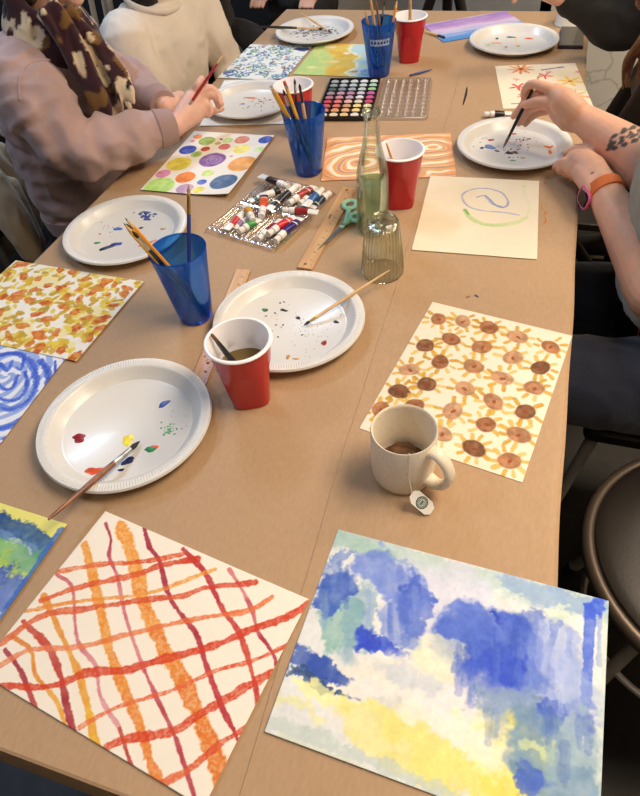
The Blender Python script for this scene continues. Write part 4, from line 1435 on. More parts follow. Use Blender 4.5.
def speckled():
    m = mat('speckled_cream_stoneware', (222, 206, 180), rough=.45, spec=.45)
    nt = m.node_tree
    p = nt.nodes['Principled BSDF']
    tc = nt.nodes.new('ShaderNodeTexCoord')
    v = nt.nodes.new('ShaderNodeTexVoronoi')
    v.inputs['Scale'].default_value = 260
    nt.links.new(tc.outputs['Object'], v.inputs['Vector'])
    cr = nt.nodes.new('ShaderNodeValToRGB')
    cr.color_ramp.elements[0].position = .10
    cr.color_ramp.elements[0].color = C3(176, 152, 122)
    cr.color_ramp.elements[1].position = .22
    cr.color_ramp.elements[1].color = C3(228, 216, 196)
    nt.links.new(v.outputs['Distance'], cr.inputs['Fac'])
    nt.links.new(cr.outputs['Color'], p.inputs['Base Color'])
    return m


M_stone = speckled()
MG = at(402.5, 472)
mg = thing('mug', 'speckled cream mug with a teabag on the front of the sunflower painting', 'mug', (MG.x, MG.y, KZ))
MB().lathe([(.0005, .0015), (.032, .0), (.0395, .002), (.0418, .008), (.0428, .02), (.0430, .06), (.0428, .0905), (.0418, .0925), (.0402, .0915), (.0394, .088), (.0394, .02), (.037, .009), (.030, .006), (.0005, .0055)], 72).build('mug_body', M_stone, mg, angle=60)
hz = at(444, 478, .795)
ha = math.atan2(hz.y-MG.y, hz.x-MG.x)
hd = Vector((math.cos(ha), math.sin(ha), 0))
P = [hd*.0405+Vector((0, 0, .078)), hd*.052+Vector((0, 0, .082)), hd*.066+Vector((0, 0, .072)), hd*.073+Vector((0, 0, .053)), hd*.068+Vector((0, 0, .033)), hd*.055+Vector((0, 0, .021)), hd*.0405+Vector((0, 0, .020))]
P = [Vector(q) for q in catmull(P, 5)]
sd = Vector((-hd.y, hd.x, 0))
g = MB()
rs = []
for i, q in enumerate(P):
    tn = (P[min(i+1, len(P)-1)]-P[max(0, i-1)]).normalized()
    w = tn.cross(sd).normalized()
    f = 1+.35*abs(2*i/(len(P)-1)-1)**3
    rs.append([q+sd*(.0085*f*math.copysign(abs(math.cos(2*PI*k/16))**.8, math.cos(2*PI*k/16)))+w*(.0055*f*math.sin(2*PI*k/16)) for k in range(16)])
g.rings(rs)
g.build('handle', M_stone, mg)
M_tea = mat('brown_tea', (96, 56, 30), rough=.08, spec=.6)
MB().lathe([(.0005, .0060), (.030, .0066), (.0365, .010), (.0385, .0120), (.0380, .0132), (.0005, .0130)], 48).build('tea', M_tea, mg)
M_bag = mat('wet_teabag', (74, 48, 34), rough=.6, rgb2=(126, 88, 60), vscale=130, bump=.6, bscale=220)
g = MB()
rs = []
for i in range(9):
    f = math.sin(PI*(i+.35)/8.7)**.5
    rs.append([(-.002+(.021*f)*math.copysign(abs(math.cos(a))**.5, math.cos(a)), (.016+(i-4)*.0042), .0205+.0075*f*math.sin(a)+.0018*math.sin(i*1.7+a)) for a in [2*PI*k/16 for k in range(16)]])
g.rings(rs)
bag = g.build('teabag', M_bag, mg)
# string over the rim and its paper tag
M_str = mat('white_string', (232, 226, 214), rough=.8)
M_tag = mat('white_tag_paper', (240, 238, 232), rough=.6)
M_emb = mat('dark_green_print', (28, 74, 64), rough=.5)
tt, tr_, tl = at(415.6, 487.5, .7835), at(436.2, 505.0, .7605), at(407.2, 500.2, .7745)
sa = math.atan2(at(410, 458, KZ+.092).y-MG.y, at(410, 458, KZ+.092).x-MG.x)
sdv = Vector((math.cos(sa), math.sin(sa), 0))
base = Vector((MG.x, MG.y, KZ))
att = (tt*.55+tl*.45)-base
g = MB()
pts = [Vector((.004, .004, .026)), sdv*.0385+Vector((0, 0, .086)), sdv*.0402+Vector((0, 0, .0928)), sdv*.0424+Vector((0, 0, .0934)), sdv*.0438+Vector((0, 0, .088)), sdv*.0440+Vector((0, 0, .05)), att+Vector((0, 0, .001))]
g.tube(pts, .0005, 6)
bs = g.build('string', M_str, mg)
ex, ey = (tr_-tt), (tl-tt)
nrm = ex.cross(ey).normalized()
if nrm.z < 0:
    nrm = -nrm
t0 = tt-base
oc = [(.18, 0), (.82, 0), (1, .26), (1, .74), (.82, 1), (.18, 1), (0, .74), (0, .26)]
lo = [t0+ex*a+ey*b for a, b in oc]
g = MB()
g.rings([lo, [q+nrm*.0006 for q in lo]])
tg = g.build('tea_tag', M_tag, mg, smooth=False)
cc = t0+ex*.5+ey*.5+nrm*.0007
eu = ex.normalized()
ev = nrm.cross(eu)
g = MB()


def annulus(r0, r1, n=28):
    vs = [cc+(eu*math.cos(2*PI*k/n)+ev*math.sin(2*PI*k/n))*r for r in (r0, r1) for k in range(n)]
    g.add(vs, [(k, (k+1) % n, n+(k+1) % n, n+k) for k in range(n)])


annulus(.0072, .0084)
annulus(.0050, .0058)
for k in range(20):
    a = 2*PI*k/20
    d1, d2 = eu*math.cos(a)+ev*math.sin(a), eu*math.cos(a+.19)+ev*math.sin(a+.19)
    g.add([cc+d1*.0059, cc+d2*.0059, cc+d2*.0072, cc+d1*.0072], [(0, 1, 2, 3)])
for k in range(-3, 4):
    w = math.sqrt(max(0, .0044**2-(k*.0012)**2))
    o = cc+ev*(k*.0012)
    g.add([o-eu*w-ev*.0003, o-eu*w*.25-ev*.0003, o-eu*w*.25+ev*.0003, o-eu*w+ev*.0003], [(0, 1, 2, 3)])
    g.add([o+eu*w*.25-ev*.0003, o+eu*w-ev*.0003, o+eu*w+ev*.0003, o+eu*w*.25+ev*.0003], [(0, 1, 2, 3)])
g.add([cc+eu*.0009-ev*.0035, cc+eu*.0009+ev*.003, cc-eu*.0009+ev*.003, cc-eu*.0009-ev*.0035], [(0, 1, 2, 3)])
g.build('round_emblem', M_emb, tg, smooth=False)

# ------------------------------------------------------------------ palette of pans
M_blackpl = mat('black_palette_plastic', (20, 20, 22), rough=.35)
M_clear = clear_mat('clear_blister_plastic', (246, 244, 242), (206, 200, 194), gloss=.10, rough=.10, edge_pow=.4, body=.13, body_rgb=(230, 226, 222))
pl = thing('paint_palette', 'black palette of small round colour pans with its clear lid open', 'palette', (-.483, 1.670, KZ), .13)
MB().box((0, 0, .003), (.144, .252, .006), bev=.012).build('tray', M_blackpl, pl)
g = MB()
for k in range(6):
    g.box((-.0695+k*.0278, 0, .0082), (.0028, .246, .005))
for k in range(10):
    g.box((0, -.1215+k*.027, .0082), (.140, .0028, .005))
g.box((0, .1245, .008), (.142, .003, .008))
g.box((0, -.1245, .008), (.142, .003, .008))
g.box((.0705, 0, .008), (.003, .25, .008))
g.box((-.0705, 0, .008), (.003, .25, .008))
g.build('divider_grid', M_blackpl, pl)
pal = [[(214, 200, 170), (226, 206, 160), (228, 190, 120), (224, 212, 190), (232, 222, 206)],
       [(206, 120, 88), (216, 144, 100), (222, 172, 120), (226, 198, 130), (228, 206, 150)],
       [(196, 84, 90), (206, 104, 86), (196, 150, 110), (226, 200, 130), (222, 208, 160)],
       [(190, 62, 84), (204, 112, 112), (214, 170, 160), (216, 200, 180), (198, 70, 100)],
       [(168, 110, 124), (198, 130, 140), (182, 150, 170), (214, 206, 206), (206, 80, 130)],
       [(150, 132, 140), (182, 140, 158), (176, 120, 150), (190, 180, 200), (190, 90, 150)],
       [(70, 90, 80), (120, 130, 140), (150, 160, 170), (186, 196, 190), (150, 190, 140)],
       [(140, 150, 150), (160, 172, 180), (170, 190, 186), (190, 200, 206), (160, 200, 170)],
       [(170, 176, 178), (196, 200, 200), (200, 206, 200), (206, 210, 214), (196, 206, 196)]]
for j in range(9):
    for i in range(5):
        c = pal[j][i]
        MB().lathe([(.0112, .006), (.0112, .0088), (.0105, .0096), (.0060, .0092), (.0003, .0090)], 20, (-.0556+i*.0278, -.108+j*.027, 0)).build('paint_pan', pmat(c) if c in _pm else _pm.setdefault(c, mat('pan_%d_%d_%d' % c, c, rough=.5, var=.06, vscale=120)), pl)
# clear lid with moulded cups
lid_c = Vector((-.338+.483, 1.695-1.670, 0))
lid_c = Vector((lid_c.x*math.cos(-.13)-lid_c.y*math.sin(-.13), lid_c.x*math.sin(-.13)+lid_c.y*math.cos(-.13), 0))
g = MB()
nu, nv = 78, 138
W_, H_ = .142, .256
vs = []
for j in range(nv+1):
    for i in range(nu+1):
        x, y = -W_/2+W_*i/nu, -H_/2+H_*j/nv
        ex_ = min(W_/2-abs(x), H_/2-abs(y))
        z = .010*min(1, ex_/.005) if ex_ < .012 else .010
        if ex_ > .008:
            u, v = (x+W_/2-.008)/((W_-.016)/6), (y+H_/2-.008)/((H_-.016)/10)
            rr = math.hypot((u % 1-.5)*1.0, (v % 1-.5)*1.0)
            z = .0045+.0095*(1-min(1, max(0, (rr-.10)/.24)))
        else:
            z = .0005+.0085*min(1, ex_/.005)
        # rounded corners
        dx, dy = max(0, abs(x)-(W_/2-.016)), max(0, abs(y)-(H_/2-.016))
        k = math.hypot(dx, dy)
        if k > .016:
            x = math.copysign(W_/2-.016+dx*.016/k, x)
            y = math.copysign(H_/2-.016+dy*.016/k, y)
        vs.append((lid_c.x+x, lid_c.y+y, z))
fs = [(j*(nu+1)+i, j*(nu+1)+i+1, (j+1)*(nu+1)+i+1, (j+1)*(nu+1)+i) for j in range(nv) for i in range(nu)]
g.add(vs, fs)
g.build('clear_lid', M_clear, pl, angle=80)

# ------------------------------------------------------------------ tray of paint tubes
TR, TT, TW, TH = Vector((-.499, 1.092, KZ)), -.25, .178, .246
tr = thing('blister_tray', 'clear plastic blister tray holding a pile of small paint tubes', 'tray', TR, TT)
g = MB()
nu, nv = 110, 100
vs = []
for j in range(nv+1):
    for i in range(nu+1):
        x, y = -TW/2+TW*i/nu, -TH/2+TH*j/nv
        e = min(TW/2-abs(x), TH/2-abs(y))
        z = .0085*min(1, e/.004) if e < .008 else .0085
        if e > .008:
            half = 1 if y > 0 else -1
            u = ((x+TW/2-.008)/((TW-.016)/12)) % 1
            yy = abs(abs(y)-TH/4)/(TH/4-.008)
            dip = max(0, 1-(abs(u-.5)/.36)**2)**.5 * (1 if yy < .86 else max(0, (1-yy)/.14))
            z = .0088-.0072*dip
            if yy > .55 and (int(yy*14) % 2):
                z += .002*(1-dip)
        vs.append((x, y, z))
fs = [(j*(nu+1)+i, j*(nu+1)+i+1, (j+1)*(nu+1)+i+1, (j+1)*(nu+1)+i) for j in range(nv) for i in range(nu)]
g.add(vs, fs)
M_clear2 = clear_mat('clear_tray_plastic', (251, 250, 248), (230, 226, 222), gloss=.055, rough=.07, edge_pow=.3, body=.045, body_rgb=(226, 222, 216))
g.build('tray_sheet', M_clear2, tr, angle=80)

M_tube = mat('white_tube_plastic', (232, 230, 226), rough=.35, coat=.2)
M_capw = mat('white_screw_cap', (226, 222, 214), rough=.4)


def tube_of_paint(label, capp, endp, z, rgb, r=.0068, rgb2=None, capm=None, group='small paint tubes in the clear tray', zt=0.0):
    """capp, endp: photograph pixels of the cap end and the crimped end"""
    a, b = at(capp[0], capp[1], z), at(endp[0], endp[1], z+zt)
    d = (b-a)
    L = d.length
    d = d/L
    t = thing('paint_tube', label, 'paint tube', (a.x, a.y, a.z), group=group)
    sdv_ = Vector((-d.y, d.x, 0)).normalized()
    up = d.cross(sdv_)
    if up.z < 0:
        up = -up

    def ring(s, w, h):
        return [d*s+sdv_*(w*math.cos(2*PI*k/20))+up*(h*math.sin(2*PI*k/20)) for k in range(20)]
    cl = .013
    g = MB()
    rs = []
    for s, q in ((0, .80), (.0008, .86), (cl-.001, .80), (cl, .74)):
        rs.append([d*s+(sdv_*math.cos(2*PI*k/24)+up*math.sin(2*PI*k/24))*r*q*(1+.03*(k % 2)) for k in range(24)])
    g.rings(rs)
    g.build('cap', capm or M_capw, t)

    def sec(s):
        f = (s-cl)/(L-cl)
        e = max(0, f-.35)/.65
        return ring(s, r*(1+.28*e**1.4), r*(1-.90*e**1.3))
    MB().rings([ring(cl, r*.5, r*.5), ring(cl+.002, r*.96, r*.96)]+[sec(cl+.003+(L-cl-.003)*i/12) for i in range(13)]).build('tube_body', M_tube, t)
    g = MB()
    l0, l1 = .22, .66
    rs = []
    for i in range(8):
        s = cl+(L-cl)*(l0+(l1-l0)*i/7)
        c0_ = d*s
        rs.append([c0_+(q-c0_)*1.025 for q in sec(s)])
    g.rings(rs, False, False)
    g.build('label_band', pmat(rgb), t)
    if rgb2:
        g = MB()
        rs = []
        for i in range(4):
            s = cl+(L-cl)*(.70+.14*i/3)
            c0_ = d*s
            rs.append([c0_+(q-c0_)*1.03 for q in sec(s)])
        g.rings(rs, False, False)
        g.build('colour_stripe', pmat(rgb2), t)
    return t


def tp(x, y):
    return (200+.2266*x, 165+.2266*y)


M_capb = mat('black_screw_cap', (30, 28, 30), rough=.4)
Zl = KZ+.0160
for lab, a, b, dz, c, c2, cm in (
    ('paint tube with dark brown label, topmost across the back of the tray', (390, 98), (265, 46), .008, (52, 34, 32), None, None),
    ('white paint tube with black cap near the back of the tray', (352, 113), (218, 158), .004, (226, 226, 222), (40, 90, 60), M_capb),
    ('paint tube with black label at the tray centre', (432, 92), (300, 196), .013, (34, 34, 38), (30, 30, 34), None),
    ('paint tube with bright orange label', (272, 228), (284, 122), .011, (216, 84, 46), (60, 36, 30), None),
    ('paint tube with mustard label', (234, 246), (200, 174), .012, (196, 148, 44), None, None),
    ('slim paint tube with red label at the left of the tray', (196, 212), (112, 284), .004, (186, 36, 40), None, None),
    ('paint tube with pale purple label', (216, 236), (146, 276), -.001, (148, 116, 160), None, None),
    ('paint tube with green label at the front left of the tray', (172, 294), (262, 238), .006, (60, 150, 72), None, None),
    ('paint tube with brick red label at the right rear', (392, 170), (502, 92), .007, (160, 54, 44), (150, 50, 42), None),
    ('paint tube with charcoal label at the right rear', (440, 172), (532, 104), -.001, (54, 44, 52), None, None),
    ('paint tube with mid blue label', (540, 108), (462, 182), .007, (44, 96, 160), None, None),
    ('paint tube with navy teal label at the right edge', (572, 124), (490, 190), .000, (36, 56, 76), (30, 50, 66), None),
    ('paint tube with dark red label lying crosswise', (366, 200), (522, 208), .011, (142, 38, 38), None, None),
    ('paint tube with maroon cap band at the front', (256, 328), (362, 240), .000, (120, 40, 56), None, None),
    ('paint tube with scarlet label at the front', (300, 306), (412, 226), .009, (196, 36, 48), (200, 60, 60), None),
    ('paint tube with navy purple label at the front right', (332, 336), (444, 232), .004, (44, 38, 108), (50, 44, 110), None)):
    tube_of_paint(lab, tp(*a), tp(*b), Zl+dz-.005, c, .0078, c2, cm)
tube_of_paint('white and black paint tube on the kraft paper behind the right plate', (484, 114.6), (512, 113.0), KZ+.0080, (28, 28, 30), .0078, (236, 232, 226), None, group=None)

# ------------------------------------------------------------------ phone and white cup
M_glassb = mat('phone_screen_glass', (30, 28, 26), rough=.06, spec=.7)
M_case = mat('purple_grey_phone_case', (70, 58, 78), rough=.35)
ph = thing('phone', 'phone with dark screen at the far right corner', 'phone', (.0735, 2.175, KZ), 0.0)
MB().box((0, 0, .0045), (.068, .166, .009), bev=.0035).build('case', M_case, ph)
MB().box((0, 0, .0092), (.062, .158, .0008), bev=.0003).build('screen', M_glassb, ph)
MB().tube([(-.0345, .03, .005), (-.0345, .05, .005)], .001, 8, True).build('side_button', M_case, ph)
M_pcup = mat('white_paper_cup', (214, 212, 202), rough=.6)
wc = thing('paper_cup', 'white paper cup upside down behind the phone', 'cup', (.056, 2.307, KZ))
MB().lathe([(.036, 0), (.038, .001), (.0385, .004), (.037, .006), (.029, .088), (.028, .090), (.0005, .088), (.0005, .086), (.0275, .086), (.0355, .006), (.036, .002)], 48, cap0=False, cap1=False).build('cup_wall', M_pcup, wc)
g = MB()
rs = [[((.0378+.0018*math.cos(b))*math.cos(2*PI*k/40), (.0378+.0018*math.cos(b))*math.sin(2*PI*k/40), .0020+.0018*math.sin(b)) for b in [2*PI*j/8 for j in range(8)]] for k in range(40)]
g.rings(rs, closed=True)
g.build('rolled_rim', M_pcup, wc)
# ------------------------------------------------------------------ people
def vn3(P, seed):
    r = np.random.RandomState(seed)
    L = r.rand(64, 64, 64)
    I = np.floor(P).astype(int)
    F = P-I
    F = F*F*(3-2*F)
    out = 0
    for dx in (0, 1):
        for dy in (0, 1):
            for dz in (0, 1):
                w = (F[:, 0] if dx else 1-F[:, 0])*(F[:, 1] if dy else 1-F[:, 1])*(F[:, 2] if dz else 1-F[:, 2])
                out = out+w*L[(I[:, 0]+dx) % 64, (I[:, 1]+dy) % 64, (I[:, 2]+dz) % 64]
    return out


def fb3(P, seed, o=3):
    return sum(vn3(P*2**i+i*7.7, seed+i)*.5**i for i in range(o))/sum(.5**i for i in range(o))


def organic(name, g, voxel, smooth, m, parent, disp=None, colour=None, label=None):
    """fuse overlapping closed shapes of g into one continuous skin"""
    tmp = g.build('tmp_'+name, m, smooth=True)
    r = tmp.modifiers.new('r', 'REMESH')
    r.mode = 'VOXEL'
    r.voxel_size = voxel
    if smooth:
        q = tmp.modifiers.new('s', 'SMOOTH')
        q.factor = .5
        q.iterations = smooth
    dg = bpy.context.evaluated_depsgraph_get()
    me = bpy.data.meshes.new_from_object(tmp.evaluated_get(dg))
    bpy.data.objects.remove(tmp)
    me.name = name
    n = len(me.vertices)
    co = np.empty(n*3)
    me.vertices.foreach_get('co', co)
    co = co.reshape(-1, 3)
    if disp is not None:
        nr = np.empty(n*3)
        me.vertices.foreach_get('normal', nr)
        co = co+nr.reshape(-1, 3)*disp(co)[:, None]
    if colour is not None:
        c = np.ones((n, 4), np.float32)
        im = np.clip(colour(co), 0, 255)/255.0
        c[:, :3] = np.where(im <= .04045, im/12.92, ((im+.055)/1.055)**2.4)
        a = me.color_attributes.new('paint', 'FLOAT_COLOR', 'POINT')
        a.data.foreach_set('color', c.ravel())
    if parent is not None:
        co = co-np.array(parent.location)
    me.vertices.foreach_set('co', co.ravel())
    me.polygons.foreach_set('use_smooth', [True]*len(me.polygons))
    me.materials.clear()
    me.materials.append(m)
    me.update()
    o = bpy.data.objects.new(name, me)
    COL.objects.link(o)
    if parent is not None:
        o.parent = parent
    if label:
        o['label'] = label
    return o


def skin_mat(name):
    m = attr_mat(name, rough=.48, bump=.12, bscale=420, spec=.35, bdist=.0008)
    p = m.node_tree.nodes['Principled BSDF']
    p.inputs['Subsurface Weight'].default_value = .12
    p.inputs['Subsurface Radius'].default_value = (.010, .004, .002)
    p.inputs['Subsurface Scale'].default_value = .5
    return m


M_skin = skin_mat('skin')


def skin_colour(base, seed=3, extra=None):
    b = np.array(base, float)

    def f(co):
        n = fb3(co*28, seed)[:, None]
        n2 = fb3(co*90, seed+5)[:, None]
        c = b*(1+.10*(n-.5))*(1+.06*(n2-.5))+np.array([14., -6, -6])*(n-.5)
        if extra is not None:
            c = extra(co, c)
        return c
    return f


def folds(amp, scale=(14, 14, 14), seed=1, fine=.3, ridges=True):
    s = np.array(scale, float)

    def f(co):
        w = fb3(co*5, seed+20)[:, None]*2.0
        n = fb3(co*s+w, seed, 2)
        r = 1-np.abs(2*n-1)*2 if ridges else (2*n-1)
        return amp*(r-.2)+amp*fine*(2*fb3(co*s*2.7+w, seed+9, 2)-1)
    return f


def px(p, z):
    return at(p[0], p[1], z)


def digit(g, pts, radii):
    """one finger: a rounded, tapering chain with slight knuckles"""
    P = [Vector(q) for q in catmull(pts, 4)]
    n = len(P)
    R = [np.interp(i/(n-1), np.linspace(0, 1, len(radii)), radii) for i in range(n)]
    g.tube(P, R, 14, True)


def head(g, c, fwd, up=Vector((0, 0, 1)), s=1.0):
    """skull, jaw, nose, brow, lips and ears looking along fwd; c the centre of the head"""
    f = Vector(fwd).normalized()
    r = f.cross(up).normalized()
    u = r.cross(f)
    ax = (r, f, u)
    P = lambda a, b, d: c+r*(a*s)+f*(b*s)+u*(d*s)
    g.ball(P(0, -.012, .028), (.074*s, .092*s, .084*s), 20, 14, ax)
    g.ball(P(0, .020, -.030), (.060*s, .066*s, .076*s), 18, 12, ax)
    g.ball(P(0, .052, -.086), (.026*s, .022*s, .020*s), 12, 8, ax)
    g.tube([P(0, .080, .020), P(0, .096, -.006), P(0, .103, -.022)], [.008*s, .011*s, .013*s], 10, True)
    for q in (-1, 1):
        g.ball(P(.014*q, .092, -.026), .009*s, 10, 6)
        g.ball(P(.030*q, .078, .022), (.018*s, .010*s, .008*s), 10, 6, ax)
        g.ball(P(.034*q, .066, -.018), (.020*s, .016*s, .018*s), 10, 6, ax)
        g.ball(P(.077*q, -.008, -.010), (.008*s, .018*s, .030*s), 10, 8, ax)
    g.ball(P(0, .083, -.050), (.022*s, .010*s, .006*s), 12, 6, ax)
    g.ball(P(0, .081, -.060), (.019*s, .010*s, .007*s), 12, 6, ax)
    return P


def eyes_and_mouth(P, parent, s=1.0):
    M_eye = bpy.data.materials.get('eye_white') or mat('eye_white', (224, 218, 210), .2)
    M_iris = bpy.data.materials.get('iris_brown') or mat('iris_brown', (60, 42, 32), .2)
    for q in (-1, 1):
        c = P(.031*q, .079, .004)
        e = MB().ball(c-parent.location, .0125*s, 14, 10).build('eye', M_eye, parent)
        d = (P(.031*q, .2, .0)-c).normalized()
        MB().ball(c+d*.0085*s-parent.location, .0058*s, 10, 8).build('iris', M_iris, e)


def limb(g, pts, radii, n=18, k=5):
    P = [Vector(q) for q in catmull(pts, k)]
    m = len(P)
    g.tube(P, [np.interp(i/(m-1), np.linspace(0, 1, len(radii)), radii) for i in range(m)], n, True)


V = Vector
M_denim = mat('dark_denim', (30, 37, 62), rough=.85, rgb2=(19, 24, 42), vscale=240, bump=.3, bscale=500, stretch=(1, 3, 1), sheen=.2)
M_black_cloth = mat('black_cloth', (24, 22, 22), rough=.9, var=.2, vscale=18, bump=.4, bscale=120, sheen=.1)
M_darktrous = mat('dark_trousers', (30, 28, 30), rough=.9, var=.15, vscale=30)
M_shoe = mat('dark_shoe', (40, 34, 30), rough=.6, var=.1)
M_sole = mat('pale_shoe_sole', (168, 158, 140), rough=.7)


def legs(parent, hip, knees, feet, m, r=(.088, .068, .05, .045), toe=V((1, 0, 0)), name='trousers'):
    g = MB()
    mid = (hip[0]+hip[1])*.5
    g.ball(mid+V((0, 0, .03)), (.13, (hip[0]-hip[1]).length*.5+.09, .105), 20, 12)
    for h, k, f in zip(hip, knees, feet):
        limb(g, [h, (h+k)*.5+V((0, 0, .008)), k, k*.6+f*.4, f+V((0, 0, .10))], [r[0], r[0]*.95, r[1], r[2], r[3]], 20)
    organic(name, g, .009, 4, m, parent, folds(.004, (18, 18, 18), 5))
    for f in feet:
        g = MB()
        s_ = V((-toe.y, toe.x, 0))
        g.loft([(f-toe*.07+V((0, 0, .045)), s_*.032, V((0, 0, .044))), (f-toe*.02+V((0, 0, .05)), s_*.036, V((0, 0, .049))), (f+toe*.06+V((0, 0, .036)), s_*.042, V((0, 0, .034))), (f+toe*.13+V((0, 0, .030)), s_*.040, V((0, 0, .026))), (f+toe*.17+V((0, 0, .026)), s_*.022, V((0, 0, .016)))], 22)
        s = g.build('shoe', M_shoe, parent, origin=parent.location)
        g = MB()
        g.loft([(f-toe*.085+V((0, 0, .007)), s_*.024, V((0, 0, .007))), (f-toe*.05+V((0, 0, .007)), s_*.036, V((0, 0, .007))), (f+toe*.07+V((0, 0, .007)), s_*.044, V((0, 0, .007))), (f+toe*.14+V((0, 0, .008)), s_*.040, V((0, 0, .007))), (f+toe*.18+V((0, 0, .010)), s_*.020, V((0, 0, .006)))], 22, 4)
        g.build('sole', M_sole, s, origin=parent.location)


# ================= woman in the pink sweatshirt, left
PA = thing('person', 'person in dusty pink sweatshirt and patterned scarf holding a red brush', 'person', (-1.20, 1.34, 0))
shR, shL = V((-1.09, 1.19, .965)), V((-1.14, 1.43, .94))
elR, elL = px((79, 147), .838), V((-1.045, 1.525, .818))
wrR, wrL = px((176, 125), .824), px((165, 107), .814)
hc = V((-1.035, 1.335, 1.185))
g = MB()
a4 = lambda x, y, z: at(120+.219*x, 60+.219*y, z)
limb(g, [shR, elR, wrR], [.045, .038, .026])
limb(g, [shL, elL, wrL], [.045, .038, .026])
# near hand
pal = a4(330, 200, .848)
g.tube([a4(262, 290, .826), a4(300, 240, .838), a4(335, 180, .855), a4(352, 150, .866)], [.024, .027, .026, .018], 16, True)
g.tube([a4(280, 295, .820), a4(330, 245, .832), a4(372, 185, .842), a4(385, 165, .846)], [.020, .026, .024, .017], 16, True)
digit(g, [a4(345, 150, .868), a4(350, 122, .884), a4(362, 100, .892), a4(374, 84, .894)], [.0100, .0092, .0085, .0075])
digit(g, [a4(368, 148, .866), a4(408, 128, .870), a4(442, 152, .856), a4(462, 200, .836)], [.0105, .0096, .0088, .0075])
digit(g, [a4(378, 165, .856), a4(418, 158, .856), a4(440, 182, .842), a4(450, 214, .826)], [.0102, .0093, .0085, .0072])
digit(g, [a4(378, 195, .842), a4(405, 205, .838), a4(415, 235, .824), a4(400, 255, .815)], [.0095, .0085, .0078, .0068])
digit(g, [a4(320, 262, .822), a4(360, 252, .815), a4(410, 238, .808), a4(464, 222, .806)], [.0135, .0112, .0098, .0080])
# far hand, a loose fist on the table edge
g.tube([wrL, a4(250, 200, .80), a4(275, 180, .805)], [.025, .028, .022], 16, True)
for dx, dz, rr in ((0, .012, .0100), (10, .004, .0102), (20, -.006, .0096), (28, -.016, .0086)):
    digit(g, [a4(262+dx*.4, 172+dx*.7, .806+dz), a4(290+dx*.4, 165+dx, .806+dz), a4(305+dx*.2, 185+dx, .795+dz), a4(290, 205+dx, .788+dz)], [rr, rr*.95, rr*.9, rr*.8])
digit(g, [a4(240, 205, .80), a4(262, 215, .792), a4(290, 208, .788)], [.012, .011, .0085])
# torso core, neck, head
g.loft([(V((-1.17, 1.335, .50)), V((0, .13, 0)), V((.08, 0, 0))), (V((-1.16, 1.335, .70)), V((0, .12, 0)), V((.08, 0, 0))), (V((-1.15, 1.345, .90)), V((0, .15, 0)), V((.09, 0, 0))), (V((-1.11, 1.35, .99)), V((0, .11, 0)), V((.06, 0, 0)))])
limb(g, [V((-1.11, 1.345, .98)), V((-1.085, 1.34, 1.05)), V((-1.06, 1.335, 1.12))], [.06, .052, .054])
HP = head(g, hc, V((1, -.12, -.25)))
organic('body', g, .0030, 3, M_skin, PA, colour=skin_colour((226, 180, 162)))
eyes_and_mouth(HP, PA)
# sweatshirt
M_pinksw = mat('dusty_pink_fleece', (174, 147, 145), rough=.95, var=.05, vscale=14, bump=.35, bscale=300, sheen=.3)
g = MB()
g.loft([(V((-1.155, 1.335, .575)), V((0, .165, 0)), V((.090, 0, 0))), (V((-1.155, 1.335, .62)), V((0, .180, 0)), V((.106, 0, 0))), (V((-1.150, 1.335, .74)), V((0, .182, 0)), V((.115, 0, 0))), (V((-1.150, 1.335, .86)), V((0, .180, 0)), V((.125, 0, 0))), (V((-1.120, 1.335, .95)), V((0, .165, 0)), V((.105, 0, 0))), (V((-1.10, 1.335, 1.015)), V((0, .105, 0)), V((.075, 0, 0))), (V((-1.09, 1.335, 1.045)), V((0, .072, 0)), V((.060, 0, 0)))])
limb(g, [V((-1.13, 1.24, .965)), shR+V((0, -.012, -.02)), shR*.5+elR*.5+V((.0, -.022, .0)), elR+V((0, -.006, 0)), elR*.55+wrR*.45+V((0, 0, -.004)), wrR*.85+elR*.15], [.080, .082, .076, .066, .056, .040], 22)
limb(g, [V((-1.13, 1.40, .95)), shL, shL*.5+elL*.5, elL, wrL*.80+elL*.20], [.070, .066, .060, .054, .038], 22)


def sweat_disp(co):
    f = folds(.0075, (11, 11, 16), 3)(co)
    e = np.array(elR)
    near = np.exp(-(((co-e)**2).sum(1))/.14**2)
    d = (co-e)@np.array((.75, .55, .1))
    r2 = 1-np.abs(2*fb3(co*np.array((9, 9, 17.))+fb3(co*4, 77)[:, None]*2.5, 78, 2)-1)
    wr = np.minimum(np.linalg.norm(co-np.array(wrR), axis=1), np.linalg.norm(co-np.array(wrL), axis=1))
    return (f*.9+.016*(np.clip(r2, .6, 1)**3-.5)+near*.0075*np.sin(d*95+3*fb3(co*9, 41)))*(.15+.85*sstep(.06, .13, wr))


organic('sweatshirt', g, .0065, 4, M_pinksw, PA, sweat_disp)
# shoulder seam where the sleeve is sewn on
from mathutils.bvhtree import BVHTree
sw = [o for o in PA.children if o.name.startswith('sweatshirt')][0]
bv = BVHTree.FromPolygons([v.co+PA.location for v in sw.data.vertices], [p_.vertices[:] for p_ in sw.data.polygons])
sm = []
for q in catmull([(20, 100), (19, 84), (23, 70), (33, 62), (47, 60), (60, 62)], 5):
    hit = bv.ray_cast(CAMP, (at(q[0], q[1], .5)-CAMP).normalized())
    if hit[0] is not None:
        sm.append(hit[0])
if len(sm) > 4:
    MB().tube(sm, .0030, 8).build('sleeve_seam', M_pinksw, PA, origin=PA.location)
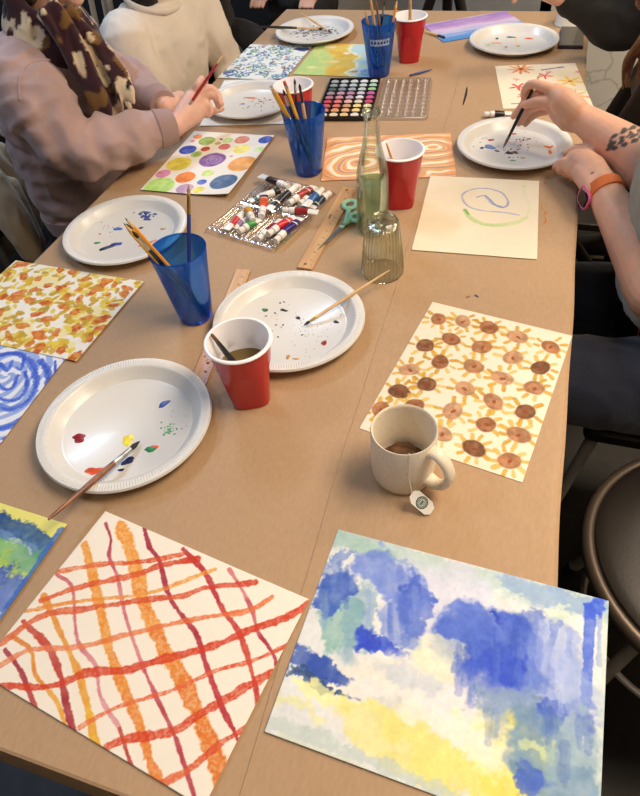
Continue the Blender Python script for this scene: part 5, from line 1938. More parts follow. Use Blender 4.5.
# ribbed cuffs and hem
M_rib = mat('dusty_pink_ribbing', (162, 134, 132), rough=.95, bump=.8, bscale=420, sheen=.3)
for w, e in ((wrR, elR), (wrL, elL)):
    d = (w-e).normalized()
    c0 = w-d*.052
    MB().tube([c0, c0+d*.004, c0+d*.024, c0+d*.046, c0+d*.048], [.0420, .0450, .0425, .0385, .0340], 32).build('cuff', M_rib, PA, origin=PA.location)
MB().loft([(V((-1.155, 1.335, .562)), V((0, .158, 0)), V((.086, 0, 0))), (V((-1.155, 1.335, .566)), V((0, .176, 0)), V((.102, 0, 0))), (V((-1.155, 1.335, .612)), V((0, .183, 0)), V((.109, 0, 0))), (V((-1.155, 1.335, .617)), V((0, .176, 0)), V((.100, 0, 0)))], 40).build('hem_band', M_rib, PA, origin=PA.location)
# scarf: loops round the neck and two tails down the chest
M_scarf = attr_mat('patterned_scarf_cloth', rough=.9, bump=.25, bscale=380, sheen=.2)


def scarf_colour(co):
    n = fb3(co*np.array((26, 26, 15))+3.1, 61, 3)
    n2 = fb3(co*np.array((30, 24, 26))+9.1, 66, 2)
    c = np.ones((len(co), 3))*np.array((54, 26, 36.))
    m = sstep(.575, .595, n)[:, None]
    c = c*(1-m)+np.array((216, 198, 170.))*m
    m = (sstep(.60, .63, n2)*(1-m[:, 0]))[:, None]
    c = c*(1-m)+np.array((112, 82, 44.))*m
    return c


g = MB()
nc = V((-1.095, 1.325, 1.035))
for dz, rx_, ry_, rr, tw in ((.010, .066, .074, .026, 0), (.036, .060, .066, .022, 1), (-.018, .080, .086, .026, 2)):
    rs = []
    for k in range(44):
        a = 2*PI*k/44
        c = nc+V((rx_*math.cos(a)+.012, ry_*math.sin(a), dz-.034*math.cos(a)+.005*math.sin(3*a+tw)))
        o = V((math.cos(a), math.sin(a), 0))
        rs.append([c+o*(rr*.7*math.cos(b)*(1+.16*math.sin(5*b+3*a+tw)))+V((0, 0, rr*math.sin(b)*(1+.14*math.sin(4*b+2*a)))) for b in [2*PI*j/18 for j in range(18)]])
    g.rings(rs, closed=True)


def atx(p, X):
    d = _rt*((p[0]-320)/F_PX)-_up*((p[1]-398)/F_PX)+_fw
    return CAMP+d*(X/d.x)


def tail(g, pts, w, th, wdir):
    P = [V(q) for q in catmull(pts, 7)]
    rs = []
    for i, q in enumerate(P):
        t = (P[min(i+1, len(P)-1)]-P[max(i-1, 0)]).normalized()
        s_ = V(wdir)-t*V(wdir).dot(t)
        s_.normalize()
        o = t.cross(s_)
        ww = w*(.75+.35*i/len(P))
        rs.append([q+s_*(ww*math.cos(b))+o*((th*math.sin(b)+.010*math.sin(ww*150*math.cos(b)+i*.2))) for b in [2*PI*j/30 for j in range(30)]])
    g.rings(rs)


tail(g, [atx((46, 6), -1.01), atx((70, 38), -.985), atx((90, 74), -.965), atx((108, 108), -.945), atx((119, 130), -.955)], .036, .017, (.2, 1, -.1))
tail(g, [atx((62, 12), -1.0), atx((86, 38), -.985), atx((103, 66), -.97), atx((115, 94), -.96), atx((122, 114), -.965)], .026, .018, (.15, 1, .1))
tail(g, [atx((78, 22), -.985), atx((100, 48), -.945), atx((120, 78), -.905), atx((126, 96), -.895), atx((120, 100), -.92), atx((104, 84), -.96)], .020, .010, (1, .2, .6))
organic('scarf', g, .0055, 3, M_scarf, PA, folds(.006, (40, 40, 10), 8), scarf_colour)
# hair and trousers
M_hairA = mat('grey_brown_hair', (96, 78, 62), rough=.6, var=.3, vscale=40, stretch=(6, 6, .6), bump=.6, bscale=90)
g = MB()
g.ball(hc+V((-.018, 0, .04)), (.104, .088, .090), 22, 14)
g.ball(hc+V((-.055, 0, -.02)), (.060, .084, .100), 20, 12)
organic('hair', g, .007, 3, M_hairA, PA, folds(.004, (40, 40, 8), 4))
legs(PA, (V((-1.17, 1.25, .52)), V((-1.17, 1.43, .52))), (V((-.80, 1.22, .52)), V((-.80, 1.47, .52))), (V((-.78, 1.20, 0)), V((-.78, 1.50, 0))), M_darktrous)

# ================= person in the cream shirt, further left
PB = thing('person', 'person in loose cream shirt seated behind the pink sweatshirt', 'person', (-1.20, 1.87, 0))
sR, sL = V((-1.165, 1.715, .868)), V((-1.105, 2.06, .868))
eR, eL = V((-1.10, 1.70, .65)), V((-1.04, 2.09, .67))
wR, wL = V((-1.00, 1.78, .57)), V((-.985, 1.98, .58))
hcB = V((-1.14, 1.93, 1.08))
g = MB()
limb(g, [sR, eR, wR], [.042, .035, .025])
limb(g, [sL, eL, wL], [.042, .035, .025])
for w, q in ((wR, 1), (wL, -1)):
    g.tube([w, w+V((.04, .02*q, -.005)), w+V((.075, .03*q, -.01))], [.024, .030, .024], 16, True, flat=((0, 0, 1), .6))
    for j in range(4):
        b0 = w+V((.075-.004*j, .03*q+(j-1.5)*.019, -.010))
        L_ = (.070, .078, .072, .056)[j]
        digit(g, [b0, b0+V((L_*.5, .004*q, .002)), b0+V((L_*.85, .006*q, -.012)), b0+V((L_, .006*q, -.026))], [.0095, .0088, .008, .007])
    digit(g, [w+V((.025, .03*q, -.004)), w+V((.055, .058*q, -.008)), w+V((.085, .066*q, -.012))], [.012, .0105, .0082])
g.loft([(V((-1.26, 1.86, .46)), V((0, .14, 0)), V((.09, 0, 0))), (V((-1.23, 1.86, .62)), V((0, .13, 0)), V((.085, 0, 0))), (V((-1.19, 1.86, .80)), V((0, .15, 0)), V((.085, 0, 0))), (V((-1.165, 1.865, .89)), V((0, .10, 0)), V((.055, 0, 0)))])
limb(g, [V((-1.165, 1.865, .87)), V((-1.155, 1.868, .94)), V((-1.145, 1.87, 1.02))], [.058, .048, .050])
HP = head(g, hcB, V((1, -.35, -.3)))
organic('body', g, .0034, 3, M_skin, PB, colour=skin_colour((202, 148, 122), 9))
eyes_and_mouth(HP, PB)
M_cream = mat('cream_cotton', (226, 214, 200), rough=.9, var=.03, vscale=10, bump=.25, bscale=260, sheen=.15)
g = MB()
g.loft([(V((-1.255, 1.885, .485)), V((.03, .180, 0)), V((.145, -.02, 0))), (V((-1.225, 1.885, .60)), V((.03, .180, 0)), V((.145, -.02, 0))), (V((-1.19, 1.885, .74)), V((.03, .182, 0)), V((.140, -.02, 0))), (V((-1.165, 1.885, .84)), V((.03, .178, 0)), V((.118, -.02, 0))), (V((-1.15, 1.885, .90)), V((.025, .145, 0)), V((.090, 0, 0))), (V((-1.148, 1.866, .932)), V((.015, .095, 0)), V((.070, 0, 0)))])
limb(g, [sR+V((-.01, .05, -.005)), sR, sR*.5+eR*.5, eR, wR*.9+eR*.1], [.070, .074, .066, .056, .038], 22)
limb(g, [sL+V((-.01, -.05, -.005)), sL, sL*.5+eL*.5, eL, wL*.9+eL*.1], [.070, .074, .066, .056, .038], 22)
organic('shirt', g, .0065, 4, M_cream, PB, folds(.0060, (12, 12, 9), 14))
g = MB()
rs = [[V((-1.138, 1.868, .940))+V((.074*math.cos(a), .090*math.sin(a), -.026*math.cos(a)))+V((math.cos(a), math.sin(a), 0))*(.006*math.cos(b))+V((0, 0, .009*math.sin(b))) for b in [2*PI*j/10 for j in range(10)]] for a in [2*PI*k/40 for k in range(40)]]
g.rings(rs, closed=True)
g.build('collar_band', M_cream, PB, origin=PB.location)
M_hairB = mat('black_hair', (30, 24, 22), rough=.45, var=.3, vscale=40, stretch=(6, 6, .6), bump=.7, bscale=90)
g = MB()
g.ball(hcB+V((-.02, 0, .035)), (.112, .100, .098), 22, 14)
for a in range(13):
    t = PI*.42+a*(2*PI-PI*.84)/12
    c = hcB+V((.080*math.cos(t)-.01, .088*math.sin(t), 0))
    limb(g, [c+V((0, 0, .03)), c+V((.006*math.cos(t), .012*math.sin(t), -.06)), c+V((.012*math.cos(t)+.014, .020*math.sin(t), -.205-.02*(a % 3)))], [.034, .032, .012], 12)
organic('hair', g, .0065, 2, M_hairB, PB, folds(.004, (40, 40, 8), 4))
legs(PB, (V((-1.26, 1.79, .525)), V((-1.26, 1.98, .525))), (V((-.84, 1.76, .51)), V((-.84, 1.98, .51))), (V((-.82, 1.75, 0)), V((-.82, 2.0, 0))), M_darktrous)

# ================= person at right: grey T-shirt, tattooed forearm
PD = thing('person', 'person in grey T-shirt with tattooed forearm painting at the right', 'person', (.36, 1.15, 0))
sR, sL = V((.355, 1.35, .985)), V((.375, .965, .990))
eR, eL = px((662, 176), .800), px((664, 300), .725)
wR, wL = px((580, 117), .845), px((602, 187), .798)
hcD = V((.20, 1.20, 1.265))
p5 = lambda x, y, z: at(500+.21875*x, 60+.21875*y, z)
p3 = lambda x, y, z: at(540+.1883*x, 130+.1883*y, z)
g = MB()
limb(g, [sR, sR*.5+eR*.5+V((.02, .01, 0)), eR, eR*.55+wR*.45+V((0, .0, .003)), wR], [.056, .050, .046, .044, .0285], 22)
limb(g, [sL, sL*.5+eL*.5+V((.015, -.01, 0)), eL, eL*.55+wL*.45, wL], [.056, .050, .047, .045, .030], 22)
# painting hand
g.tube([wR, p5(335, 235, .856), p5(285, 185, .872), p5(250, 150, .880)], [.0285, .030, .028, .019], 18, True)
g.tube([wR+V((0, 0, -.006)), p5(320, 262, .840), p5(275, 225, .846), p5(245, 195, .850)], [.0275, .030, .027, .019], 18, True)
digit(g, [p5(262, 150, .882), p5(200, 122, .890), p5(140, 112, .886), p5(112, 148, .866), p5(116, 190, .842)], [.0125, .0110, .0100, .0092, .0076])
digit(g, [p5(252, 175, .868), p5(170, 158, .866), p5(118, 190, .846), p5(92, 222, .826), p5(62, 258, .806)], [.0125, .0108, .0098, .0090, .0075])
digit(g, [p5(256, 205, .852), p5(185, 205, .846), p5(135, 228, .828), p5(108, 258, .812), p5(86, 290, .796)], [.0120, .0104, .0095, .0086, .0072])
digit(g, [p5(266, 228, .838), p5(205, 234, .828), p5(160, 250, .814), p5(136, 272, .802), p5(116, 294, .792)], [.0108, .0094, .0085, .0078, .0066])
digit(g, [p5(300, 235, .846), p5(240, 200, .862), p5(175, 190, .862), p5(108, 206, .846)], [.0165, .0130, .0112, .0086])
# steadying hand on the plate rim
g.tube([wL, p3(262, 200, .800), p3(215, 165, .803), p3(190, 145, .800)], [.0300, .0330, .0310, .020], 18, True, flat=((0, 0, 1), .82))
g.tube([wL+V((-.01, -.008, 0)), p3(238, 215, .795), p3(190, 192, .794), p3(160, 178, .792)], [.0270, .0300, .0290, .020], 18, True, flat=((0, 0, 1), .82))
digit(g, [p3(250, 140, .804), p3(212, 108, .800), p3(178, 108, .796), p3(142, 122, .789)], [.0160, .0130, .0112, .0090])
digit(g, [p3(176, 170, .797), p3(128, 172, .793), p3(96, 186, .783), p3(84, 200, .772)], [.0125, .0112, .0100, .0085])
digit(g, [p3(178, 190, .793), p3(134, 194, .788), p3(108, 210, .778), p3(112, 220, .770)], [.0122, .0108, .0098, .0082])
digit(g, [p3(192, 214, .790), p3(158, 218, .784), p3(138, 230, .774), p3(150, 238, .768)], [.0116, .0102, .0092, .0078])
digit(g, [p3(214, 236, .786), p3(190, 244, .780), p3(174, 252, .772), p3(186, 256, .767)], [.0104, .0092, .0084, .0070])
g.loft([(V((.40, 1.14, .50)), V((0, .15, 0)), V((.11, 0, 0))), (V((.36, 1.15, .70)), V((0, .13, 0)), V((.09, 0, 0))), (V((.33, 1.15, .90)), V((0, .15, 0)), V((.09, 0, 0))), (V((.31, 1.155, 1.03)), V((0, .10, 0)), V((.06, 0, 0)))])
limb(g, [V((.31, 1.155, 1.02)), V((.27, 1.17, 1.10)), V((.235, 1.185, 1.18))], [.062, .054, .056])
HP = head(g, hcD, V((-1, .15, -.75)))
tdir = (wR-eR).normalized()


def on_arm(p):
    """point of the painting forearm's skin that lies on the ray through photograph pixel p"""
    A, d = eR, (wR-eR)
    z = .93
    while z > .76:
        q = at(p[0], p[1], z)
        t = (q-A).dot(d)/d.length_squared
        if (q-A-d*t).length < .0445-.012*max(0, t-.45):
            return q
        z -= .0015
    return at(p[0], p[1], .85)


leaves = []
for a0, b0 in (((505, 362), (545, 340)), ((540, 346), (585, 322)), ((582, 328), (628, 304)), ((505, 388), (540, 376)), ((536, 372), (578, 352)), ((578, 356), (620, 334)), ((620, 338), (650, 320)),
               ((500, 405), (545, 402)), ((548, 398), (590, 380)), ((592, 384), (634, 362)), ((630, 362), (655, 345)), ((490, 400), (520, 378)), ((555, 330), (575, 318)), ((486, 412), (530, 392)), ((530, 392), (580, 366)), ((580, 366), (640, 336)), ((520, 398), (505, 368)), ((560, 378), (548, 348)), ((600, 356), (590, 326))):
    leaves.append([on_arm((500+.21875*x, 60+.21875*y)) for x, y in (a0, ((a0[0]+b0[0])/2+2, (a0[1]+b0[1])/2-3), b0)])


def tattoo(co, c):
    """leafy black ink on the outer forearm, and a small mark on the other hand"""
    m = np.zeros(len(co))
    w = .0030*(.6+.9*fb3(co*120, 71))
    for L in leaves:
        for i in range(2):
            a_, b_ = np.array(L[i]), np.array(L[i+1])
            d = b_-a_
            t = np.clip((co-a_)@d/(d@d), 0, 1)
            f = (t+i)/2
            dist = np.linalg.norm(co-a_-t[:, None]*d, axis=1)
            m = np.maximum(m, 1-sstep(.75, 1.25, dist/(w*(.5+1.1*np.sin(PI*np.clip(f, .05, .95))))))
    m = (m*.8)[:, None]
    c = c*(1-m)+np.array((50, 52, 50.))*m
    q = np.array(p3(285, 195, .832))
    m2 = (1-sstep(.004, .006, np.linalg.norm((co-q)*np.array((1, 1, .25)), axis=1)))*sstep(.4, .5, fb3(co*260, 73))
    return c*(1-.7*m2[:, None])+np.array((60, 50, 48.))*(.7*m2[:, None])


organic('body', g, .0028, 3, M_skin, PD, colour=skin_colour((228, 176, 148), 5, tattoo))
eyes_and_mouth(HP, PD)
M_grey = mat('grey_green_jersey', (150, 150, 136), rough=.92, var=.04, vscale=20, bump=.25, bscale=300, sheen=.2)
g = MB()
g.loft([(V((.385, 1.14, .640)), V((0, .195, 0)), V((.165, 0, 0))), (V((.380, 1.14, .70)), V((0, .20, 0)), V((.168, 0, 0))), (V((.365, 1.15, .80)), V((0, .20, 0)), V((.165, 0, 0))), (V((.345, 1.152, .93)), V((0, .20, 0)), V((.150, 0, 0))), (V((.335, 1.155, 1.02)), V((0, .165, 0)), V((.100, 0, 0))), (V((.315, 1.157, 1.06)), V((0, .10, 0)), V((.075, 0, 0)))])
limb(g, [sR+V((0, -.05, 0)), sR, sR*.55+eR*.45+V((.012, .01, 0)), sR*.36+eR*.64+V((.014, .01, .004))], [.078, .080, .074, .068], 24)
limb(g, [sL+V((0, .05, 0)), sL, sL*.6+eL*.4+V((.012, -.01, 0)), sL*.50+eL*.50+V((.014, -.008, .004))], [.078, .080, .074, .070], 24)
organic('t_shirt', g, .0065, 4, M_grey, PD, folds(.0055, (13, 13, 11), 24))
# jeans
g = MB()
g.ball(V((.43, 1.10, .548)), (.14, .19, .100), 22, 14)
limb(g, [V((.42, .98, .535)), V((.26, .955, .535)), V((.10, .945, .53)), V((-.06, .94, .50)), V((-.07, .94, .28)), V((-.06, .94, .10))], [.100, .094, .084, .070, .056, .052], 22)
limb(g, [V((.42, 1.20, .53)), V((.26, 1.215, .525)), V((.10, 1.22, .515)), V((-.06, 1.225, .49)), V((-.07, 1.23, .28)), V((-.06, 1.23, .10))], [.096, .090, .080, .070, .056, .052], 22)
organic('jeans', g, .0075, 4, M_denim, PD, folds(.0055, (16, 16, 16), 33))
for yy in (.94, 1.23):
    f, toe = V((-.06, yy, 0)), V((-1, 0, 0))
    s_ = V((0, -1, 0))
    MB().loft([(f-toe*.07+V((0, 0, .045)), s_*.032, V((0, 0, .044))), (f+toe*.06+V((0, 0, .038)), s_*.042, V((0, 0, .034))), (f+toe*.17+V((0, 0, .028)), s_*.022, V((0, 0, .016)))], 22).build('shoe', M_shoe, PD, origin=PD.location)
# watch
M_oband = mat('orange_watch_band', (222, 112, 44), rough=.6, bump=.3, bscale=500)
M_pinkb = mat('pink_watch_loop', (232, 110, 160), rough=.6)
wd = (wL-eL).normalized()
c0 = wL-wd*.012
u_ = wd.cross(V((0, 0, 1))).normalized()
v_ = u_.cross(wd)


def band(m, name, c, half, r, thick=.0030):
    g = MB()
    rs = []
    for k in range(48):
        a = 2*PI*k/48
        o = u_*math.cos(a)+v_*math.sin(a)
        rs.append([c+o*(r+dr)+wd*dw for dr, dw in ((0, -half), (thick, -half*.94), (thick, half*.94), (0, half))])
    g.rings(rs, closed=True)
    o = g.build(name, m, PD, origin=PD.location)
    return o


band(M_oband, 'watch_band', c0, .0115, .0325)['label'] = 'orange watch band'
c1 = c0+u_*-.0315+v_*-.012+wd*.003
MB().loft([(c1-u_*.000+V((0, 0, -.004)), wd*.017, v_*.016), (c1-u_*.005, wd*.017, v_*.016), (c1-u_*.009, wd*.0145, v_*.0135)], 24, 4).build('watch_case', mat('black_watch_case', (22, 22, 24), rough=.2), PD, origin=PD.location)
g = MB()
rs = [[c1-u_*.004+wd*((.0185+.003*math.cos(b))*math.copysign(abs(math.cos(a))**.6, math.cos(a)))+v_*((.0185+.003*math.cos(b))*math.copysign(abs(math.sin(a))**.6, math.sin(a)))+u_*(.0035*math.sin(b)) for b in [2*PI*j/8 for j in range(8)]] for a in [2*PI*k/32 for k in range(32)]]
g.rings(rs, closed=True)
g.build('watch_bumper', M_pinkb, PD, origin=PD.location)['label'] = 'pink watch bumper'
M_hairD = mat('light_brown_hair', (150, 100, 58), rough=.5, rgb2=(96, 60, 34), vscale=60, stretch=(7, 7, .5), bump=.7, bscale=120)
g = MB()
g.ball(hcD+V((.008, 0, .048)), (.100, .094, .088), 22, 14)
g.ball(hcD+V((.045, 0, -.02)), (.070, .088, .105), 20, 12)
for dx, dy, L_ in ((-.03, .085, .17), (.0, .09, .20), (.03, .08, .18), (-.03, -.085, .16), (.0, -.09, .18), (.03, -.085, .16)):
    c = hcD+V((dx, dy, 0))
    limb(g, [c+V((0, 0, .04)), c+V((-.01, .006, -.07)), c+V((-.025, .01, -L_))], [.032, .030, .010], 12)
organic('hair', g, .006, 2, M_hairD, PD, folds(.004, (40, 40, 8), 14))
g = MB()
lk = [hcD+V((-.01, .08, -.05)), at(660, 10, 1.12), at(646, 38, 1.05), at(630, 62, 1.00), at(628, 88, .955)]
for k in range(8):
    o = V((rnd.gauss(0, .005), rnd.gauss(0, .005), rnd.gauss(0, .004)))
    limb(g, [lk[0]+o*.3, lk[1]+o, lk[2]+o*1.6, lk[3]+o*1.6+V((.006*math.sin(k*2), 0, 0)), lk[4]+o*1.8], [.009, .007, .0055, .0048, .0022], 8)
organic('hair_lock', g, .0024, 1, M_hairD, PD)

# brushes held in hands
brush('black brush held in the tattooed arm hand, its tip on the plate', at(503, 148.5, KZ+.0075), at(540, 74.5, .905), M_blackh, .0042, fm=M_blackh, bm=M_bristip, lb=.030, lf=.02, endm=M_wood)
brush('red brush with pale end held upright by the pink sweatshirt', at(186, 110, .848), at(222.5, 56, .950), M_redh, .0040, fm=M_ferr, lb=.012, lf=.016, endm=M_wood)

# ================= black sleeve at upper right
PE = thing('person', 'person in black top reaching in above the phone', 'person', (.46, 2.04, 0))
sR, sL = V((.36, 2.22, 1.06)), V((.36, 1.90, 1.06))
eL = V((.190, 1.99, .868))
wL = V((.036, 1.955, .926))
eR, wR = V((.56, 2.33, .82)), V((.56, 2.20, .68))
hcE = V((.38, 2.08, 1.33))
g = MB()
limb(g, [sL, sL*.5+eL*.5, eL, eL*.5+wL*.5, wL], [.05, .048, .045, .042, .030], 20)
limb(g, [sR, eR, wR], [.05, .042, .030], 20)
hd = (wL-eL).normalized()
hs = hd.cross(V((0, 0, 1))).normalized()
hu = hs.cross(hd)
H = lambda a, b, c: wL+hd*a+hs*b+hu*c
g.tube([wL, H(.03, .008, 0), H(.075, .014, .0), H(.09, .014, 0)], [.030, .030, .028, .018], 16, True)
g.tube([wL, H(.03, -.010, 0), H(.07, -.016, .0), H(.085, -.016, 0)], [.028, .030, .027, .017], 16, True)
for j, (b, L_) in enumerate(((.030, .072), (.011, .080), (-.010, .074), (-.028, .058))):
    digit(g, [H(.085, b, 0), H(.085+L_*.45, b*1.1, -.006), H(.085+L_*.75, b*1.1, -.026), H(.085+L_*.82, b, -.046)], [.0108, .0098, .009, .0076])
digit(g, [H(.025, .028, -.01), H(.055, .052, -.018), H(.085, .056, -.03)], [.015, .0118, .009])
g.tube([wR, wR+V((-.05, 0, -.02)), wR+V((-.085, 0, -.035))], [.030, .032, .020], 16, True, flat=((0, 0, 1), .7))
for j in range(4):
    b0 = wR+V((-.085, (j-1.5)*.020, -.035))
    digit(g, [b0, b0+V((-.035, 0, -.008)), b0+V((-.058, 0, -.028)), b0+V((-.062, 0, -.046))], [.0105, .0098, .009, .0076])
digit(g, [wR+V((-.03, -.03, -.01)), wR+V((-.06, -.055, -.02)), wR+V((-.09, -.058, -.03))], [.014, .0115, .009])
g.loft([(V((.47, 2.06, .50)), V((0, .14, 0)), V((.10, 0, 0))), (V((.46, 2.06, .80)), V((0, .13, 0)), V((.09, 0, 0))), (V((.42, 2.06, 1.04)), V((0, .13, 0)), V((.07, 0, 0)))])
limb(g, [V((.42, 2.06, 1.05)), V((.40, 2.07, 1.15)), V((.39, 2.08, 1.24))], [.060, .054, .056])
HP = head(g, hcE, V((-1, 0, -.3)))
organic('body', g, .0040, 3, M_skin, PE, colour=skin_colour((230, 180, 158), 15))
eyes_and_mouth(HP, PE)
g = MB()
g.loft([(V((.48, 2.06, .54)), V((0, .20, 0)), V((.16, 0, 0))), (V((.47, 2.06, .80)), V((0, .20, 0)), V((.15, 0, 0))), (V((.43, 2.06, 1.00)), V((0, .20, 0)), V((.12, 0, 0))), (V((.41, 2.06, 1.10)), V((0, .10, 0)), V((.07, 0, 0)))])
limb(g, [sL+V((.02, .04, 0)), sL, sL*.5+eL*.5+V((-.01, 0, .01)), eL, eL*.5+wL*.5+V((0, 0, .006)), wL-hd*.020], [.085, .090, .088, .080, .066, .046], 24)
limb(g, [sR+V((.02, -.04, 0)), sR, eR, wR*.8+eR*.2], [.080, .080, .066, .044], 22)
organic('top', g, .0065, 4, M_black_cloth, PE, folds(.006, (12, 12, 12), 44))
g = MB()
g.ball(hcE+V((.008, 0, .045)), (.102, .094, .088), 22, 14)
g.ball(hcE+V((.06, 0, -.05)), (.060, .085, .11), 20, 12)
organic('hair', g, .008, 3, M_hairA, PE, folds(.004, (40, 40, 8), 24))
legs(PE, (V((.50, 1.97, .545)), V((.50, 2.16, .545))), (V((.37, 1.95, .53)), V((.37, 2.18, .53))), (V((.36, 1.95, 0)), V((.36, 2.2, 0))), M_black_cloth, toe=V((-1, 0, 0)))

# ================= dark seated person beyond, on a wooden stool
PC = thing('person', 'person in black clothes on a wooden stool beyond the cream shirt', 'person', (-1.45, 2.64, 0))
hcC = V((-1.42, 2.62, 1.34))
g = MB()
sR, sL = V((-1.43, 2.44, 1.06)), V((-1.43, 2.80, 1.06))
for s_, q in ((sR, -1), (sL, 1)):
    e = s_+V((.05, .04*q, -.26))
    w = e+V((-.05, -.13*q, -.15))
    limb(g, [s_, e, w], [.05, .042, .028])
    g.tube([w, w+V((.04, 0, -.01)), w+V((.08, 0, -.015))], [.026, .030, .022], 14, True, flat=((0, 0, 1), .6))
    for j in range(4):
        b0 = w+V((.08, (j-1.5)*.019, -.015))
        digit(g, [b0, b0+V((.035, 0, -.004)), b0+V((.06, 0, -.016))], [.0095, .0088, .0075])
    digit(g, [w+V((.03, -.028*q, -.01)), w+V((.065, -.05*q, -.014)), w+V((.09, -.05*q, -.02))], [.013, .011, .0085])
g.loft([(V((-1.47, 2.62, .52)), V((0, .15, 0)), V((.10, 0, 0))), (V((-1.45, 2.62, .80)), V((0, .14, 0)), V((.09, 0, 0))), (V((-1.43, 2.62, 1.08)), V((0, .12, 0)), V((.07, 0, 0)))])
limb(g, [V((-1.43, 2.62, 1.05)), V((-1.42, 2.62, 1.16)), V((-1.42, 2.62, 1.25))], [.06, .054, .056])
HP = head(g, hcC, V((1, -.2, -.2)))
organic('body', g, .0055, 3, M_skin, PC, colour=skin_colour((216, 166, 142), 25))
g = MB()
g.loft([(V((-1.47, 2.62, .47)), V((0, .22, 0)), V((.19, 0, 0))), (V((-1.45, 2.62, .64)), V((0, .215, 0)), V((.18, 0, 0))), (V((-1.45, 2.62, .90)), V((0, .20, 0)), V((.16, 0, 0))), (V((-1.43, 2.62, 1.04)), V((0, .20, 0)), V((.12, 0, 0))), (V((-1.42, 2.62, 1.12)), V((0, .09, 0)), V((.07, 0, 0)))])
for s_, q in ((sR, -1), (sL, 1)):
    e = s_+V((.05, .04*q, -.26))
    w = e+V((-.05, -.13*q, -.15))
    limb(g, [s_+V((0, -.04*q, 0)), s_, e, w*.85+e*.15], [.085, .085, .068, .045], 20)
organic('coat', g, .009, 4, M_black_cloth, PC, folds(.006, (12, 12, 12), 54))
g = MB()
g.ball(hcC+V((-.010, 0, .045)), (.102, .094, .088), 22, 14)
g.ball(hcC+V((-.05, 0, -.03)), (.062, .086, .100), 20, 12)
organic('hair', g, .009, 3, M_hairB, PC)
legs(PC, (V((-1.42, 2.53, .565)), V((-1.42, 2.71, .565))), (V((-1.20, 2.46, .53)), V((-1.20, 2.70, .53))), (V((-1.20, 2.44, 0)), V((-1.20, 2.70, 0))), M_black_cloth)

# ================= figure in orange at the far end
PF = thing('person', 'person in orange clothing just beyond the far table end', 'person', (-1.12, 3.14, 0))
g = MB()
hcF = V((-1.12, 3.18, 1.22))
for q in (-1, 1):
    s_ = V((-1.12+.145*q, 3.16, .98))
    e = s_+V((.02*q, -.04, -.25))
    w = e+V((-.05*q, -.12, -.06))
    limb(g, [s_, e, w], [.045, .038, .027])
    g.tube([w, w+V((0, -.04, -.01)), w+V((0, -.08, -.02))], [.026, .030, .022], 14, True, flat=((0, 0, 1), .6))
    for j in range(4):
        b0 = w+V(((j-1.5)*.019, -.08, -.02))
        digit(g, [b0, b0+V((0, -.035, -.006)), b0+V((0, -.058, -.02))], [.0095, .0088, .0075])
    digit(g, [w+V((-.028*q, -.03, -.01)), w+V((-.05*q, -.06, -.014)), w+V((-.05*q, -.085, -.02))], [.013, .011, .0085])
g.loft([(V((-1.12, 3.20, .52)), V((.15, 0, 0)), V((0, .10, 0))), (V((-1.12, 3.18, .75)), V((.13, 0, 0)), V((0, .09, 0))), (V((-1.12, 3.17, .99)), V((.12, 0, 0)), V((0, .07, 0)))])
limb(g, [V((-1.12, 3.17, .98)), V((-1.12, 3.17, 1.06)), V((-1.12, 3.17, 1.14))], [.06, .052, .054])
HP = head(g, hcF, V((0, -1, -.2)))
organic('body', g, .0055, 3, M_skin, PF, colour=skin_colour((214, 164, 140), 35))
M_orangec = mat('orange_cotton', (224, 146, 52), rough=.9, var=.08, vscale=12)
g = MB()
g.loft([(V((-1.12, 3.20, .50)), V((.15, 0, 0)), V((0, .14, 0))), (V((-1.12, 3.18, .75)), V((.145, 0, 0)), V((0, .13, 0))), (V((-1.12, 3.17, .94)), V((.18, 0, 0)), V((0, .11, 0))), (V((-1.12, 3.17, 1.03)), V((.09, 0, 0)), V((0, .07, 0)))])
for q in (-1, 1):
    s_ = V((-1.12+.145*q, 3.16, .98))
    limb(g, [s_+V((-.04*q, 0, 0)), s_, s_+V((.03*q, -.03, -.13))], [.075, .075, .062], 20)
organic('orange_top', g, .009, 4, M_orangec, PF, folds(.005, (12, 12, 12), 64))
g = MB()
g.ball(hcF+V((0, .010, .045)), (.094, .102, .088), 22, 14)
g.ball(hcF+V((0, .05, -.03)), (.086, .062, .100), 20, 12)
organic('hair', g, .009, 3, M_hairA, PF)
legs(PF, (V((-1.20, 3.16, .565)), V((-1.04, 3.16, .565))), (V((-1.20, 3.06, .50)), V((-1.04, 3.06, .50))), (V((-1.20, 3.06, 0)), V((-1.04, 3.06, 0))), M_darktrous, toe=V((0, -1, 0)))
# ------------------------------------------------------------------ seats and other furniture
M_chairw = mat('white_painted_wood', (206, 200, 188), rough=.5, var=.04, vscale=12)
M_stoolw = mat('brown_stool_wood', (134, 98, 62), rough=.5, rgb2=(96, 66, 42), vscale=12, stretch=(1, 1, .2))
M_blackseat = mat('black_vinyl', (36, 31, 28), rough=.38, spec=.4, bump=.1, bscale=200)
M_tubem = mat('dark_bronze_tube', (104, 92, 82), rough=.4, metal=.6)
M_greym = mat('grey_steel_leg', (172, 166, 154), rough=.4, metal=.25)

